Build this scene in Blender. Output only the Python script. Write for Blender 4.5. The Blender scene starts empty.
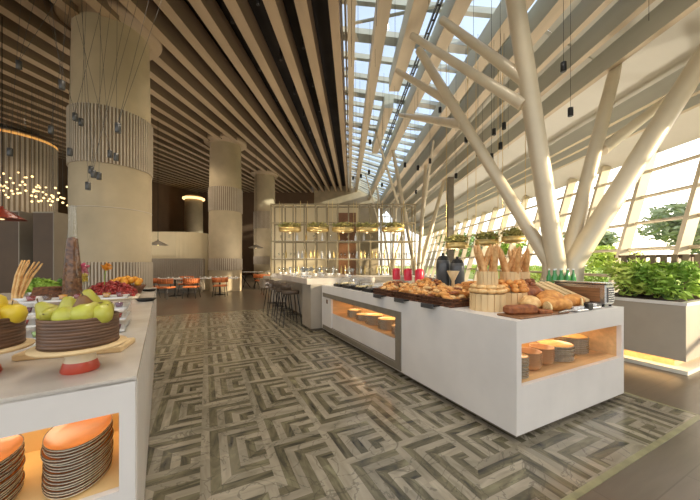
import bpy, math, random
from mathutils import Vector, Matrix
random.seed(7)
S = bpy.context.scene
COL = S.collection
PI = math.pi
R = math.radians
# ---------------------------------------------------------------- camera, sky, sun, exposure
F, HZ, CH = 292.0, 263.0, 1.40            # focal length in pixels (700 wide), horizon row, eye height
cam = bpy.data.cameras.new('camera'); co = bpy.data.objects.new('camera', cam); COL.objects.link(co)
co.location = (0, 0, CH); co.rotation_euler = (PI/2, 0, 0)
cam.sensor_width = 36.0; cam.lens = F/700*36.0; cam.shift_y = (HZ-250)/700.0
cam.clip_start = 0.05; cam.clip_end = 400
S.camera = co
S.view_settings.view_transform = 'Standard'; S.view_settings.look = 'None'
S.view_settings.gamma = 1.0; S.view_settings.use_curve_mapping = False
S.view_settings.exposure = 0.10
S.cycles.max_bounces = 10; S.cycles.diffuse_bounces = 5; S.cycles.glossy_bounces = 4
S.cycles.transparent_max_bounces = 16; S.cycles.transmission_bounces = 6
S.cycles.sample_clamp_indirect = 6.0; S.cycles.caustics_reflective = False; S.cycles.caustics_refractive = False
W = bpy.data.worlds.new('sky'); S.world = W; W.use_nodes = True
wn = W.node_tree; bg = wn.nodes['Background']
sky = wn.nodes.new('ShaderNodeTexSky'); sky.sky_type = 'NISHITA'; sky.sun_disc = False
sky.sun_elevation = R(36); sky.sun_rotation = R(70); sky.dust_density = 2.5; sky.ozone_density = 1.0
mx = wn.nodes.new('ShaderNodeMixRGB'); mx.inputs[0].default_value = 0.45; mx.inputs[2].default_value = (7.0, 6.6, 6.0, 1)
wn.links.new(sky.outputs[0], mx.inputs[1]); wn.links.new(mx.outputs[0], bg.inputs[0])
bg.inputs[1].default_value = 0.34
sun = bpy.data.lights.new('sun', 'SUN'); sun.energy = 8.0; sun.angle = R(1.5); sun.color = (1.0, .84, .6)
so = bpy.data.objects.new('sun', sun); COL.objects.link(so)
SUND = Vector((.93, -.36, .235)).normalized()
so.rotation_euler = SUND.to_track_quat('Z', 'Y').to_euler()
def area(name, loc, direction, sx, sy, power, col):
    l = bpy.data.lights.new(name, 'AREA'); l.shape = 'RECTANGLE'; l.size = sx; l.size_y = sy; l.energy = power; l.color = col
    o = bpy.data.objects.new(name, l); COL.objects.link(o); o.location = loc
    o.rotation_euler = Vector(direction).to_track_quat('-Z', 'Y').to_euler()
    return o
def spot(name, loc, power, col=(1, .84, .64), ang=120, rad=.08, direction=(0, 0, -1)):
    l = bpy.data.lights.new(name, 'SPOT'); l.energy = power; l.color = col; l.spot_size = R(ang); l.spot_blend = .8; l.shadow_soft_size = rad
    o = bpy.data.objects.new(name, l); COL.objects.link(o); o.location = loc
    o.rotation_euler = Vector(direction).to_track_quat('-Z', 'Y').to_euler()
    return o
# ---------------------------------------------------------------- geometry helpers
def lin(c): return tuple(((v/255)/12.92 if v/255 <= .04045 else ((v/255+.055)/1.055)**2.4) for v in c)
class MB:
    def __init__(s): s.v = []; s.f = []; s.sm = []; s.mi = []; s.m = Matrix.Identity(4)
    def add(s, vs, fs, smooth=False, mi=0):
        b = len(s.v); s.v += [tuple(s.m @ Vector(p)) for p in vs]
        for f in fs: s.f.append([b+i for i in f]); s.sm.append(smooth); s.mi.append(mi)
        return s
    def box(s, x0, x1, y0, y1, z0, z1, mi=0):
        return s.add([(x, y, z) for z in (z0, z1) for x, y in ((x0, y0), (x1, y0), (x1, y1), (x0, y1))],
              [(3, 2, 1, 0), (4, 5, 6, 7), (0, 1, 5, 4), (1, 2, 6, 5), (2, 3, 7, 6), (3, 0, 4, 7)], False, mi)
    def rbox(s, x0, x1, y0, y1, z0, z1, b=.01):      # box with chamfered vertical and top edges
        def ring(i, z): return [(x0+i+b, y0+i, z), (x1-i-b, y0+i, z), (x1-i, y0+i+b, z), (x1-i, y1-i-b, z), (x1-i-b, y1-i, z), (x0+i+b, y1-i, z), (x0+i, y1-i-b, z), (x0+i, y0+i+b, z)]
        rs = [ring(b, z0), ring(0, z0+b), ring(0, z1-b), ring(b, z1)]
        vs = sum(rs, []); fs = [tuple(range(7, -1, -1)), tuple(range(24, 32))]
        for k in range(3):
            for i in range(8): fs.append((k*8+i, k*8+(i+1) % 8, k*8+8+(i+1) % 8, k*8+8+i))
        return s.add(vs, fs)
    def tube(s, pts, rad, n=10, caps=True, smooth=True, flat=1.0, mi=0):
        pts = [Vector(p) for p in pts]
        if not isinstance(rad, (list, tuple)): rad = [rad]*len(pts)
        vs = []; fs = []; ref = None
        for i, p in enumerate(pts):
            t = (pts[min(i+1, len(pts)-1)]-pts[max(i-1, 0)]).normalized()
            if ref is None:
                a = Vector((0, 0, 1)) if abs(t.z) < .9 else Vector((1, 0, 0))
                u = t.cross(a).normalized()
            else: u = (ref-t*ref.dot(t)).normalized()
            ref = u; w = t.cross(u)
            for k in range(n):
                a = 2*PI*k/n; vs.append(tuple(p+u*math.cos(a)*rad[i]+w*math.sin(a)*rad[i]*flat))
        for i in range(len(pts)-1):
            for k in range(n): fs.append((i*n+k, i*n+(k+1) % n, (i+1)*n+(k+1) % n, (i+1)*n+k))
        s.add(vs, fs, smooth, mi)
        if caps:
            s.add(vs[:n], [tuple(range(n-1, -1, -1))], False, mi); s.add(vs[-n:], [tuple(range(n))], False, mi)
        return s
    def lathe(s, prof, c=(0, 0, 0), n=24, sx=1, sy=1, smooth=True, mi=0, caps=True):   # prof: (r, z)
        vs = []; fs = []; m = len(prof)
        for r, z in prof:
            for k in range(n): a = 2*PI*k/n; vs.append((c[0]+r*math.cos(a)*sx, c[1]+r*math.sin(a)*sy, c[2]+z))
        for i in range(m-1):
            for k in range(n): fs.append((i*n+k, i*n+(k+1) % n, (i+1)*n+(k+1) % n, (i+1)*n+k))
        s.add(vs, fs, smooth, mi)
        if caps:
            if prof[0][0] > 1e-4: s.add(vs[:n], [tuple(range(n-1, -1, -1))], False, mi)
            if prof[-1][0] > 1e-4: s.add(vs[-n:], [tuple(range(n))], False, mi)
        return s
    def ball(s, c, rx, ry=None, rz=None, n=12, m=8, mi=0):
        ry = ry or rx; rz = rz or rx
        return s.lathe([(max(1e-5, math.sin(PI*i/m)), -math.cos(PI*i/m)*rz) for i in range(m+1)], c, n, rx, ry, True, mi, False)
    def build(s, name, mat, parent=None, loc=None, rz=0):
        me = bpy.data.meshes.new(name); me.from_pydata(s.v, [], s.f)
        me.polygons.foreach_set('use_smooth', s.sm); me.polygons.foreach_set('material_index', s.mi)
        for mm in (mat if isinstance(mat, (list, tuple)) else [mat]): me.materials.append(mm)
        me.update(); o = bpy.data.objects.new(name, me); COL.objects.link(o)
        if parent is not None: o.parent = parent
        if loc is not None: o.location = loc
        if rz: o.rotation_euler = (0, 0, rz)
        return o
def mb(*boxes):
    m = MB()
    for b in boxes: m.box(*b)
    return m
def tag(o, label=None, cat=None, group=None, kind=None):
    if label: o['label'] = label
    if cat: o['category'] = cat
    if group: o['group'] = group
    if kind: o['kind'] = kind
    return o
def empty(name, loc=(0, 0, 0), rz=0, label=None, cat=None, group=None):
    o = bpy.data.objects.new(name, None); COL.objects.link(o); o.empty_display_size = .1
    o.location = loc; o.rotation_euler = (0, 0, rz)
    return tag(o, label, cat, group)
def dup(o, loc=None, rz=None, label=None, group=None, parent=None, scale=None, rot=None):
    c = o.copy(); COL.objects.link(c)
    if parent is not None: c.parent = parent
    if loc is not None: c.location = loc
    if rz is not None: c.rotation_euler = (0, 0, rz)
    if rot is not None: c.rotation_euler = rot
    if scale is not None: c.scale = (scale,)*3 if not isinstance(scale, (tuple, list)) else scale
    if label: c['label'] = label
    if group: c['group'] = group
    for ch in KIDS.get(o.name, None) or [x for x in o.children]: dup(ch, parent=c)
    return c
KIDS = {}
def struct(o): o['kind'] = 'structure'; return o
ORD = 'first second third fourth fifth sixth seventh eighth ninth tenth eleventh twelfth thirteenth fourteenth fifteenth sixteenth seventeenth eighteenth nineteenth twentieth'.split()
def nth(i):
    if i < 20: return ORD[i]
    return ('twenty-' if i < 29 else 'thirty-')+ORD[(i+1) % 10-1] if (i+1) % 10 else ('thirtieth' if i < 30 else 'fortieth')
def G(px, py, z=0.0):                       # where a sight line meets the level z
    Y = (CH-z)*F/(py-HZ); return Vector(((px-350)/F*Y, Y, z))
def D(px, py, Y): return Vector(((px-350)/F*Y, Y, CH+(HZ-py)/F*Y))
# ---------------------------------------------------------------- materials
MATS = {}
def mat(name, c, rough=.6, metal=0, var=.12, scale=6, bump=0, c2=None, stretch=None, spec=.5, alpha=None, emit=0, sheen=0, bscale=None):
    if name in MATS: return MATS[name]
    m = bpy.data.materials.new(name); m.use_nodes = True; nt = m.node_tree; b = nt.nodes['Principled BSDF']
    tc = nt.nodes.new('ShaderNodeTexCoord'); mp = nt.nodes.new('ShaderNodeMapping'); nz = nt.nodes.new('ShaderNodeTexNoise'); cr = nt.nodes.new('ShaderNodeValToRGB')
    if stretch: mp.inputs['Scale'].default_value = stretch
    nz.inputs['Scale'].default_value = scale; nz.inputs['Detail'].default_value = 5
    c = lin(c); d = lin(c2) if c2 else tuple(max(0, v*(1-var*2)) for v in c)
    e = c if c2 else tuple(min(1, v*(1+var)) for v in c)
    cr.color_ramp.elements[0].position = .35; cr.color_ramp.elements[1].position = .65
    cr.color_ramp.elements[0].color = (*d, 1); cr.color_ramp.elements[1].color = (*e, 1)
    L = nt.links.new
    L(tc.outputs['Object'], mp.inputs[0]); L(mp.outputs[0], nz.inputs['Vector']); L(nz.outputs[0], cr.inputs[0]); L(cr.outputs[0], b.inputs['Base Color'])
    b.inputs['Roughness'].default_value = rough; b.inputs['Metallic'].default_value = metal; b.inputs['Specular IOR Level'].default_value = spec
    if emit: L(cr.outputs[0], b.inputs['Emission Color']); b.inputs['Emission Strength'].default_value = emit
    if alpha is not None: b.inputs['Alpha'].default_value = alpha
    if bump:
        bp = nt.nodes.new('ShaderNodeBump'); bp.inputs['Strength'].default_value = bump; bp.inputs['Distance'].default_value = .02
        L(nz.outputs[0], bp.inputs['Height']); L(bp.outputs[0], b.inputs['Normal'])
    MATS[name] = m; return m
def glass(name, tint=(1, 1, 1), gl=.06, rough=.02):
    m = bpy.data.materials.new(name); m.use_nodes = True; nt = m.node_tree; nt.nodes.clear(); L = nt.links.new
    o = nt.nodes.new('ShaderNodeOutputMaterial'); t = nt.nodes.new('ShaderNodeBsdfTransparent'); g = nt.nodes.new('ShaderNodeBsdfGlossy')
    mi = nt.nodes.new('ShaderNodeMixShader'); nz = nt.nodes.new('ShaderNodeTexNoise'); ml = nt.nodes.new('ShaderNodeMath'); ml.operation = 'MULTIPLY'
    t.inputs[0].default_value = (*tint, 1); g.inputs['Roughness'].default_value = rough; nz.inputs['Scale'].default_value = .7; ml.inputs[1].default_value = gl*2
    L(nz.outputs[0], ml.inputs[0]); L(ml.outputs[0], mi.inputs[0]); L(t.outputs[0], mi.inputs[1]); L(g.outputs[0], mi.inputs[2]); L(mi.outputs[0], o.inputs[0])
    return m
def glow(name, c, st):
    m = bpy.data.materials.new(name); m.use_nodes = True; b = m.node_tree.nodes['Principled BSDF']
    b.inputs['Base Color'].default_value = (*lin(c), 1); b.inputs['Emission Color'].default_value = (*lin(c), 1); b.inputs['Emission Strength'].default_value = st
    return m
M = dict(
 beam=mat('tan_timber_beam', (176, 152, 120), .55, var=.06, scale=3, stretch=(1, .1, 1)),
 beam_sky=mat('pale_timber_beam', (200, 182, 152), .55, var=.06, scale=3, stretch=(1, .1, 1)),
 beam_grey=mat('grey_fin', (190, 188, 172), .6, var=.04, scale=2, stretch=(1, .1, 1)),
 steel=mat('pale_grey_steel', (206, 202, 188), .5, var=.05, scale=2),
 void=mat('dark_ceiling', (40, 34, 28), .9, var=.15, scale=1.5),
 cream=mat('cream_plaster', (218, 212, 194), .8, var=.02, scale=1),
 column=mat('beige_column_plaster', (196, 178, 146), .7, var=.07, scale=1.2, bump=.05),
 rib=mat('beige_fluted_panel', (198, 184, 164), .65, var=.05, scale=2),
 leaf_g=mat('dry_olive_leaf', (214, 196, 120), .6, c2=(150, 150, 84), scale=3),
 bowl=mat('tan_stoneware_bowl', (196, 150, 108), .35, var=.08, scale=10),
 baguette=mat('baguette_crust', (230, 184, 124), .6, c2=(196, 138, 78), scale=24, bump=.3),
 beam_side=mat('shaded_beam_side', (134, 112, 86), .6, var=.06, scale=3, stretch=(1, .1, 1)),  # shade on the beam sides, put into a darker colour
 groove=mat('brown_groove', (142, 124, 100), .8, var=.05),
 post=mat('champagne_post', (142, 126, 94), .4, metal=.2, var=.05),
 tree=mat('champagne_steel', (216, 202, 174), .35, metal=.1, var=.04, scale=2),
 white=mat('white_stone', (226, 220, 212), .35, var=.025, scale=3),
 top=mat('warm_white_stone_top', (205, 196, 182), .22, var=.05, scale=4),
 taupe=mat('taupe_metal', (128, 118, 102), .45, var=.05, scale=8),
 kick=mat('brown_plinth', (112, 98, 80), .6, var=.08, scale=5),
 niche=mat('oak_niche_lining', (222, 184, 132), .55, var=.06, scale=4, stretch=(1, 6, 6)),
 wood=mat('light_wood', (228, 196, 144), .5, var=.05, scale=3, stretch=(3, 3, 1)),
 darkwood=mat('dark_walnut', (112, 82, 60), .5, var=.2, scale=7, stretch=(1, 1, 10)),
 walnut=mat('mid_walnut', (140, 96, 60), .45, var=.15, scale=7, stretch=(8, 1, 8)),
 black=mat('black_metal', (30, 28, 26), .4, metal=.3, var=.1),
 grey=mat('grey_metal', (92, 92, 92), .4, metal=.5, var=.05),
 chrome=mat('brushed_steel', (190, 190, 188), .25, metal=.9, var=.05, stretch=(1, 1, 20)),
 plate=mat('speckled_cream_stoneware', (226, 214, 190), .3, var=.12, scale=60),
 plate_o=mat('amber_glazed_stoneware', (220, 134, 66), .16, var=.1, scale=9),
 plate_a=mat('pale_amber_glaze', (226, 190, 128), .2, var=.08, scale=10),
 rim=mat('brown_glaze_edge', (96, 74, 56), .3, var=.1),
 orange=mat('orange_leather', (214, 122, 70), .5, var=.1, scale=10),
 tanleather=mat('tan_stool_leather', (88, 72, 56), .5, var=.1, scale=10),
 gold=mat('brass', (226, 196, 128), .35, metal=.7, var=.08, scale=8),
 crust=mat('golden_crust', (234, 172, 94), .6, c2=(196, 124, 58), scale=22, bump=.3),
 crust2=mat('pale_crust', (244, 208, 146), .7, c2=(216, 162, 98), scale=26, bump=.3),
 crust3=mat('dark_crust', (172, 104, 58), .55, c2=(120, 66, 38), scale=22, bump=.3),
 crumb=mat('pale_crumb', (240, 216, 160), .85, var=.08, scale=60, bump=.2),
 wicker=mat('brown_wicker', (124, 78, 48), .7, c2=(70, 42, 26), scale=40, bump=.5),
 leaf=mat('green_leaf', (180, 206, 84), .6, c2=(122, 160, 58), scale=3, var=.2),
 leaf_y=mat('yellow_green_leaf', (226, 232, 120), .6, c2=(172, 200, 84), scale=3),
 leaf_d=mat('deep_green_leaf', (136, 170, 88), .6, c2=(92, 130, 66), scale=2),
 tree_leaf=mat('hazy_tree_leaf', (176, 186, 150), .8, c2=(136, 152, 116), scale=.6),
 bark=mat('bark', (120, 100, 78), .9, var=.2, scale=8, bump=.3),
 grass=mat('lawn', (150, 170, 80), .9, var=.15, scale=1.2),
 paving=mat('pale_paving', (214, 208, 196), .9, var=.04, scale=1),
 soil=mat('soil', (70, 54, 40), .95, var=.2, scale=30),
 pear=mat('green_pear_skin', (196, 196, 78), .35, c2=(170, 158, 62), scale=6),
 pear_r=mat('russet_pear_skin', (150, 110, 56), .4, c2=(110, 70, 40), scale=8),
 lemon=mat('yellow_fruit_skin', (236, 206, 60), .35, c2=(206, 176, 50), scale=6),
 terracotta=mat('terracotta_glaze', (186, 72, 50), .35, var=.08),
 ceramic=mat('cream_ceramic', (222, 206, 176), .4, var=.05),
 white_cer=mat('white_ceramic', (236, 234, 230), .25, var=.02),
 berry=mat('red_berry', (176, 54, 44), .4, c2=(120, 36, 30), scale=20),
 tangerine=mat('orange_fruit_skin', (236, 172, 50), .45, c2=(220, 140, 40), scale=10),
 pink=mat('pink_flower', (206, 80, 110), .6, var=.15),
 granola=mat('brown_granola', (136, 90, 54), .8, c2=(70, 42, 24), scale=25, bump=.4),
 red=mat('red_lantern_enamel', (206, 44, 66), .3, var=.08),
 bottle=mat('green_bottle_glass', (64, 150, 70), .1, var=.05, spec=.8),
 darkpanel=mat('dark_bronze_panel', (96, 70, 40), .5, var=.08, scale=2),
 greypanel=mat('grey_beige_panel', (174, 162, 144), .6, var=.04, scale=2),
 wallbrown=mat('brown_wall', (112, 88, 66), .8, var=.06, scale=1),
 booth=mat('cream_booth_wall', (220, 204, 168), .7, var=.03, scale=1),
 fabric=mat('grey_beige_fabric', (168, 156, 140), .9, var=.06, scale=30),
 blue=mat('pale_blue_panel', (150, 160, 176), .5, var=.04),
 purple=mat('plum_jam', (120, 56, 84), .4, var=.2, scale=20),
)
M['glass'] = glass('clear_glass', (.97, .98, .97), .05)
M['skyglass'] = glass('pale_blue_roof_glass', (.70, .77, .84), .05)
M['glassware'] = glass('glassware', (.95, .96, .96), .10)
M['warm'] = glow('warm_strip', (255, 208, 144), 2)
M['cove'] = glow('cove_glow', (220, 160, 84), .8)
M['bulb'] = glow('warm_bulb', (255, 222, 160), 1.8)
M['dot'] = glow('downlight_lens', (255, 214, 150), 14)
# marble parquet floor ---------------------------------------------------------------
A1 = R(26.25); U2 = Vector((math.cos(A1), math.sin(A1), 0)); U1 = Vector((-math.sin(A1), math.cos(A1), 0))
C0 = Vector((1.28, 2.244, 0))
def RC(a, b, z=0): return C0+U2*a+U1*b+Vector((0, 0, z))
def floor_mat():
    m = bpy.data.materials.new('marble_parquet'); m.use_nodes = True; nt = m.node_tree; L = nt.links.new; b = nt.nodes['Principled BSDF']
    def N(t): return nt.nodes.new('ShaderNode'+t)
    def mth(op, a, c=None, d=None):
        n = N('Math'); n.operation = op
        for i, v in enumerate((a, c, d)):
            if v is None: continue
            if isinstance(v, (int, float)): n.inputs[i].default_value = v
            else: L(v, n.inputs[i])
        return n.outputs[0]
    tc = N('TexCoord'); sp = N('SeparateXYZ'); L(tc.outputs['Object'], sp.inputs[0])
    CELL = .435
    y = mth('DIVIDE', sp.outputs[1], CELL); iy = mth('FLOOR', y); x = mth('DIVIDE', sp.outputs[0], CELL)
    ix = mth('FLOOR', x); fx = mth('FRACT', x); fy = mth('FRACT', y)
    cb = N('CombineXYZ'); L(ix, cb.inputs[0]); L(iy, cb.inputs[1])
    wn_ = N('TexWhiteNoise'); wn_.noise_dimensions = '3D'; L(cb.outputs[0], wn_.inputs[0])
    sc = N('SeparateColor'); L(wn_.outputs['Color'], sc.inputs[0])
    par = mth('MODULO', mth('ADD', mth('ADD', ix, iy), 1000), 2)          # 0/1 checker
    hx = mth('GREATER_THAN', sc.outputs[0], .25); hy = mth('GREATER_THAN', sc.outputs[1], .7)
    gx = mth('ABSOLUTE', mth('SUBTRACT', fx, hx)); gy = mth('ABSOLUTE', mth('SUBTRACT', fy, hy))
    d = mth('MAXIMUM', gx, mth('MULTIPLY', gy, mth('GREATER_THAN', sc.outputs[2], .15)))
    st = mth('MULTIPLY', d, 7); idx = mth('FLOOR', st); w = mth('FRACT', st)
    par2 = mth('MODULO', mth('ADD', idx, 1), 2)
    # marble veins: two stretch directions, switched by which arm of the L we are on
    arm = mth('GREATER_THAN', gx, gy)
    def vein(sx, sy, seed):
        mp = N('Mapping'); mp.inputs['Scale'].default_value = (sx, sy, 1); mp.inputs['Location'].default_value = (seed, seed, 0)
        L(tc.outputs['Object'], mp.inputs[0]); nz = N('TexNoise'); nz.inputs['Scale'].default_value = 3.0; nz.inputs['Detail'].default_value = 7; nz.inputs['Distortion'].default_value = 1.6
        L(mp.outputs[0], nz.inputs['Vector']); return nz.outputs[0]
    va = vein(3.5, .8, 0); vb = vein(.8, 3.5, 5)
    mixv = N('Mix'); mixv.data_type = 'FLOAT'; L(arm, mixv.inputs[0]); L(vb, mixv.inputs[2]); L(va, mixv.inputs[3])
    v = mixv.outputs[0]
    g = N('ValToRGB'); e = g.color_ramp.elements
    e[0].position = .30; e[0].color = (*lin((50, 50, 44)), 1); e[1].position = .72; e[1].color = (*lin((130, 125, 98)), 1)
    k = g.color_ramp.elements.new(.45); k.color = (*lin((90, 85, 66)), 1); k = g.color_ramp.elements.new(.56); k.color = (*lin((108, 102, 80)), 1)
    L(v, g.inputs[0])
    h = N('ValToRGB'); e = h.color_ramp.elements; e[0].position = .3; e[0].color = (*lin((126, 118, 100)), 1); e[1].position = .7; e[1].color = (*lin((158, 149, 130)), 1); L(v, h.inputs[0])
    mc = N('MixRGB'); L(par2, mc.inputs[0]); L(g.outputs[0], mc.inputs[1]); L(h.outputs[0], mc.inputs[2])
    # per-plank tint
    cb2 = N('CombineXYZ'); L(mth('ADD', ix, mth('MULTIPLY', idx, .137)), cb2.inputs[0]); L(iy, cb2.inputs[1]); L(arm, cb2.inputs[2])
    wn2 = N('TexWhiteNoise'); L(cb2.outputs[0], wn2.inputs[0])
    hsv = N('HueSaturation'); L(mth('MULTIPLY_ADD', wn2.outputs['Value'], .36, .80), hsv.inputs['Value']); L(mc.outputs[0], hsv.inputs['Color'])
    nv = N('TexNoise'); nv.inputs['Scale'].default_value = 2.6; nv.inputs['Detail'].default_value = 8; nv.inputs['Distortion'].default_value = 2.2; L(tc.outputs['Object'], nv.inputs['Vector'])
    vl = mth('LESS_THAN', mth('ABSOLUTE', mth('SUBTRACT', nv.outputs[0], .52)), .012)
    mv = N('MixRGB'); L(mth('MULTIPLY', vl, .45), mv.inputs[0]); L(hsv.outputs[0], mv.inputs[1]); mv.inputs[2].default_value = (*lin((66, 64, 54)), 1)
    hsv = mv
    jt = mth('LESS_THAN', w, .035); mj = N('MixRGB'); L(mth('MULTIPLY', jt, .6), mj.inputs[0]); L(hsv.outputs[0], mj.inputs[1]); mj.inputs[2].default_value = (*lin((84, 76, 62)), 1)
    L(mj.outputs[0], b.inputs['Base Color'])
    b.inputs['Roughness'].default_value = .2; b.inputs['Specular IOR Level'].default_value = .5
    return m
def tile_mat():
    m = bpy.data.materials.new('brown_porcelain_tile'); m.use_nodes = True; nt = m.node_tree; L = nt.links.new; b = nt.nodes['Principled BSDF']
    tc = nt.nodes.new('ShaderNodeTexCoord'); br = nt.nodes.new('ShaderNodeTexBrick'); br.inputs['Scale'].default_value = 1
    br.inputs['Color1'].default_value = (*lin((98, 87, 72)), 1); br.inputs['Color2'].default_value = (*lin((106, 94, 79)), 1); br.inputs['Mortar'].default_value = (*lin((84, 74, 60)), 1)
    br.inputs['Mortar Size'].default_value = .004; br.inputs['Brick Width'].default_value = 1.4; br.inputs['Row Height'].default_value = .7
    mp = nt.nodes.new('ShaderNodeMapping'); mp.inputs['Scale'].default_value = (1.2, 9, 1); nz = nt.nodes.new('ShaderNodeTexNoise'); nz.inputs['Scale'].default_value = 2; nz.inputs['Detail'].default_value = 6
    mr = nt.nodes.new('ShaderNodeMixRGB'); mr.blend_type = 'MULTIPLY'; mr.inputs[0].default_value = .5
    cr = nt.nodes.new('ShaderNodeValToRGB'); cr.color_ramp.elements[0].position = .3; cr.color_ramp.elements[0].color = (.55, .53, .5, 1); cr.color_ramp.elements[1].position = .7
    L(tc.outputs['Object'], br.inputs[0]); L(tc.outputs['Object'], mp.inputs[0]); L(mp.outputs[0], nz.inputs[0]); L(nz.outputs[0], cr.inputs[0])
    L(br.outputs[0], mr.inputs[1]); L(cr.outputs[0], mr.inputs[2]); L(mr.outputs[0], b.inputs['Base Color']); b.inputs['Roughness'].default_value = .3
    return m
# ---------------------------------------------------------------- room shell
struct(mb((-16, 9.5, -5, 34, -.2, -.004)).build('floor_substrate', M['kick'])).name = 'floor'
tf = mb((-16, 16, -12, 34, -.02, 0)).build('floor', tile_mat(), rz=A1); tf.location = C0; struct(tf)
pf = mb((-7.6, 1.9, -.45, 7.6, -.01, .002)).build('floor', floor_mat(), rz=A1); pf.location = C0; struct(pf)
ed = MB(); ed.box(-7.6, 1.9, -.49, -.45, -.01, .004); ed.box(1.9, 1.93, -.49, 7.6, -.01, .004); ed.box(-7.6, 1.9, 7.6, 7.64, -.01, .004)
o = ed.build('trim_1', mat('olive_marble_border', (138, 134, 98), .35, var=.12, scale=9), rz=A1); o.location = C0; struct(o)
Y0, Y1 = -1.5, 33.5
def ceil_z(X, Y):
    if X <= 1: b = 5.8
    elif X <= 3.5: b = 5.8
    elif X <= 4.8: b = 5.8-(X-3.5)/1.3*.45
    elif X <= 6.1: b = 5.35-(X-4.8)/1.3*.6
    else: b = 4.75-(X-6.1)/1.9*.33
    s = .11 if X < 1 else max(0, .11-(X-1)/4.2*.11)
    return b+s*Y
def beam(name, X, w, h, y0, y1, m, lift=0, twotone=False, side='beam_grey'):
    """a box beam following the roof; bottom at the ceiling level"""
    z0, z1 = ceil_z(X, y0)+lift, ceil_z(X, y1)+lift
    vs = [(X-w/2, y0, z0), (X+w/2, y0, z0), (X+w/2, y1, z1), (X-w/2, y1, z1), (X-w/2, y0, z0+h), (X+w/2, y0, z0+h), (X+w/2, y1, z1+h), (X-w/2, y1, z1+h)]
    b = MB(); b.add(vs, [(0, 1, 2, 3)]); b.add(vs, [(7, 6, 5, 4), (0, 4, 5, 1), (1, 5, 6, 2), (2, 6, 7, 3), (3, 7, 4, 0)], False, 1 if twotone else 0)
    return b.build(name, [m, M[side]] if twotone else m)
# dark soffit above the slats
def slab(name, X0, X1, m, lift0, lift1, t=.12, ya=Y0, yb=Y1):
    vs = []
    for dz in (0, t):
        vs += [(X0, ya, ceil_z(X0, ya)+lift0+dz), (X1, ya, ceil_z(X1, ya)+lift1+dz), (X1, yb, ceil_z(X1, yb)+lift1+dz), (X0, yb, ceil_z(X0, yb)+lift0+dz)]
    return MB().add(vs, [(0, 1, 2, 3), (7, 6, 5, 4), (0, 4, 5, 1), (1, 5, 6, 2), (2, 6, 7, 3), (3, 7, 4, 0)]).build(name, m)
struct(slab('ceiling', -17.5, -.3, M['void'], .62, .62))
i = 0; X = -.95
LEFTX = [-.95, -1.55, -2.3, -2.97, -3.64]
while LEFTX[-1] > -17: LEFTX.append(LEFTX[-1]-.66)
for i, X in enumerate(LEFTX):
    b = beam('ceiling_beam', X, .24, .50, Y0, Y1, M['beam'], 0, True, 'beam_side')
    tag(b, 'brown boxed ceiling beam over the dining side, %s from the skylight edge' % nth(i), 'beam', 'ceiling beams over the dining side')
struct(beam('trim_2', -.32, .20, 1.0, Y0, Y1, M['beam']))
# skylight ----------------------------------------------------------------
SKX0, SKX1 = -.25, 4.6
for k, X in enumerate((.03, .68)):
    b = beam('skylight_beam', X, (.17, .26)[k], .5, Y0, Y1, M['beam_sky']); tag(b, ['slim tan beam running under the roof glass, closest to the brown ceiling', 'second tan beam under the roof glass, between the slim one and the broken line'][k], 'beam', 'long beams under the skylight')
for k, (X, w) in enumerate(((2.1, .30), (3.15, .30), (3.72, .26))):
    b = beam('skylight_beam', X, w, .5, Y0, Y1, M['beam_sky'], 0, True)
    tag(b, ['wide tan beam with the open cable channel on its side under the roof glass', 'tan and grey deep beam where the tree branches reach the roof glass', 'tan and grey deep beam at the sunny edge of the roof glass'][k], 'beam', 'long beams under the skylight')
for k, (ya, yb) in enumerate(((Y0, 4.2), (5.4, 9.0), (10.2, 16))):
    b = beam('skylight_beam', 1.36, .32, .5, ya, yb, M['beam_sky'], -.02, True)
    tag(b, ['short thick beam piece overhead, front end of the broken beam line', 'short thick beam piece in the middle of the broken beam line', 'short thick beam piece at the far end of the broken beam line'][k], 'beam', 'pieces of the broken skylight beam')
ct = MB()
for dx in (-.035, .035): ct.box(1.74+dx-.015, 1.74+dx+.015, Y0, 16, 0, .06)
yy = Y0
while yy < 16: ct.box(1.70, 1.78, yy, yy+.03, 0, .02); yy += .4
for v in range(len(ct.v)):
    p = ct.v[v]; ct.v[v] = (p[0], p[1], p[2]+ceil_z(1.74, p[1])+.12)
tag(ct.build('cable_tray', M['black']), 'black ladder cable tray running between the skylight beams', 'cable tray')
for k, X in enumerate((-.19, -.10)):
    p = MB().tube([(X, Y0, ceil_z(X, Y0)+.35), (X, Y1, ceil_z(X, Y1)+.35)], .025, 8)
    y = 1.0
    while y < 22: p.tube([(X, y, ceil_z(X, y)+.35), (X, y+.08, ceil_z(X, y)+.35)], .04, 8); y += 1.5
    tag(p.build('service_pipe', M['steel']), ['pale service pipe with couplings tight against the brown fascia', 'pale service pipe with couplings nearer the roof glass'][k], 'pipe')
n = 0; y = .2
while y < 31:
    w = .30 if n % 3 == 1 else .12
    X0_, X1_ = SKX0, (4.05 if y < 6 else 3.28)
    z = ceil_z(-.2, y)+.62; z2 = ceil_z(3.3, y)+.66
    b = MB(); vs = [(X0_, y, z), (X1_, y, z2), (X1_, y+w, z2), (X0_, y+w, z), (X0_, y, z+.14), (X1_, y, z2+.14), (X1_, y+w, z2+.14), (X0_, y+w, z+.14)]
    b.add(vs, [(0, 1, 2, 3), (7, 6, 5, 4), (0, 4, 5, 1), (1, 5, 6, 2), (2, 6, 7, 3), (3, 7, 4, 0)])
    tag(b.build('skylight_purlin', M['steel']), '%s grey crossbar under the roof glass, %s from above the camera' % ('broad' if w > .2 else 'thin', nth(n)), 'crossbar', 'crossbars under the roof glass')
    n += 1; y += 1.02
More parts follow.
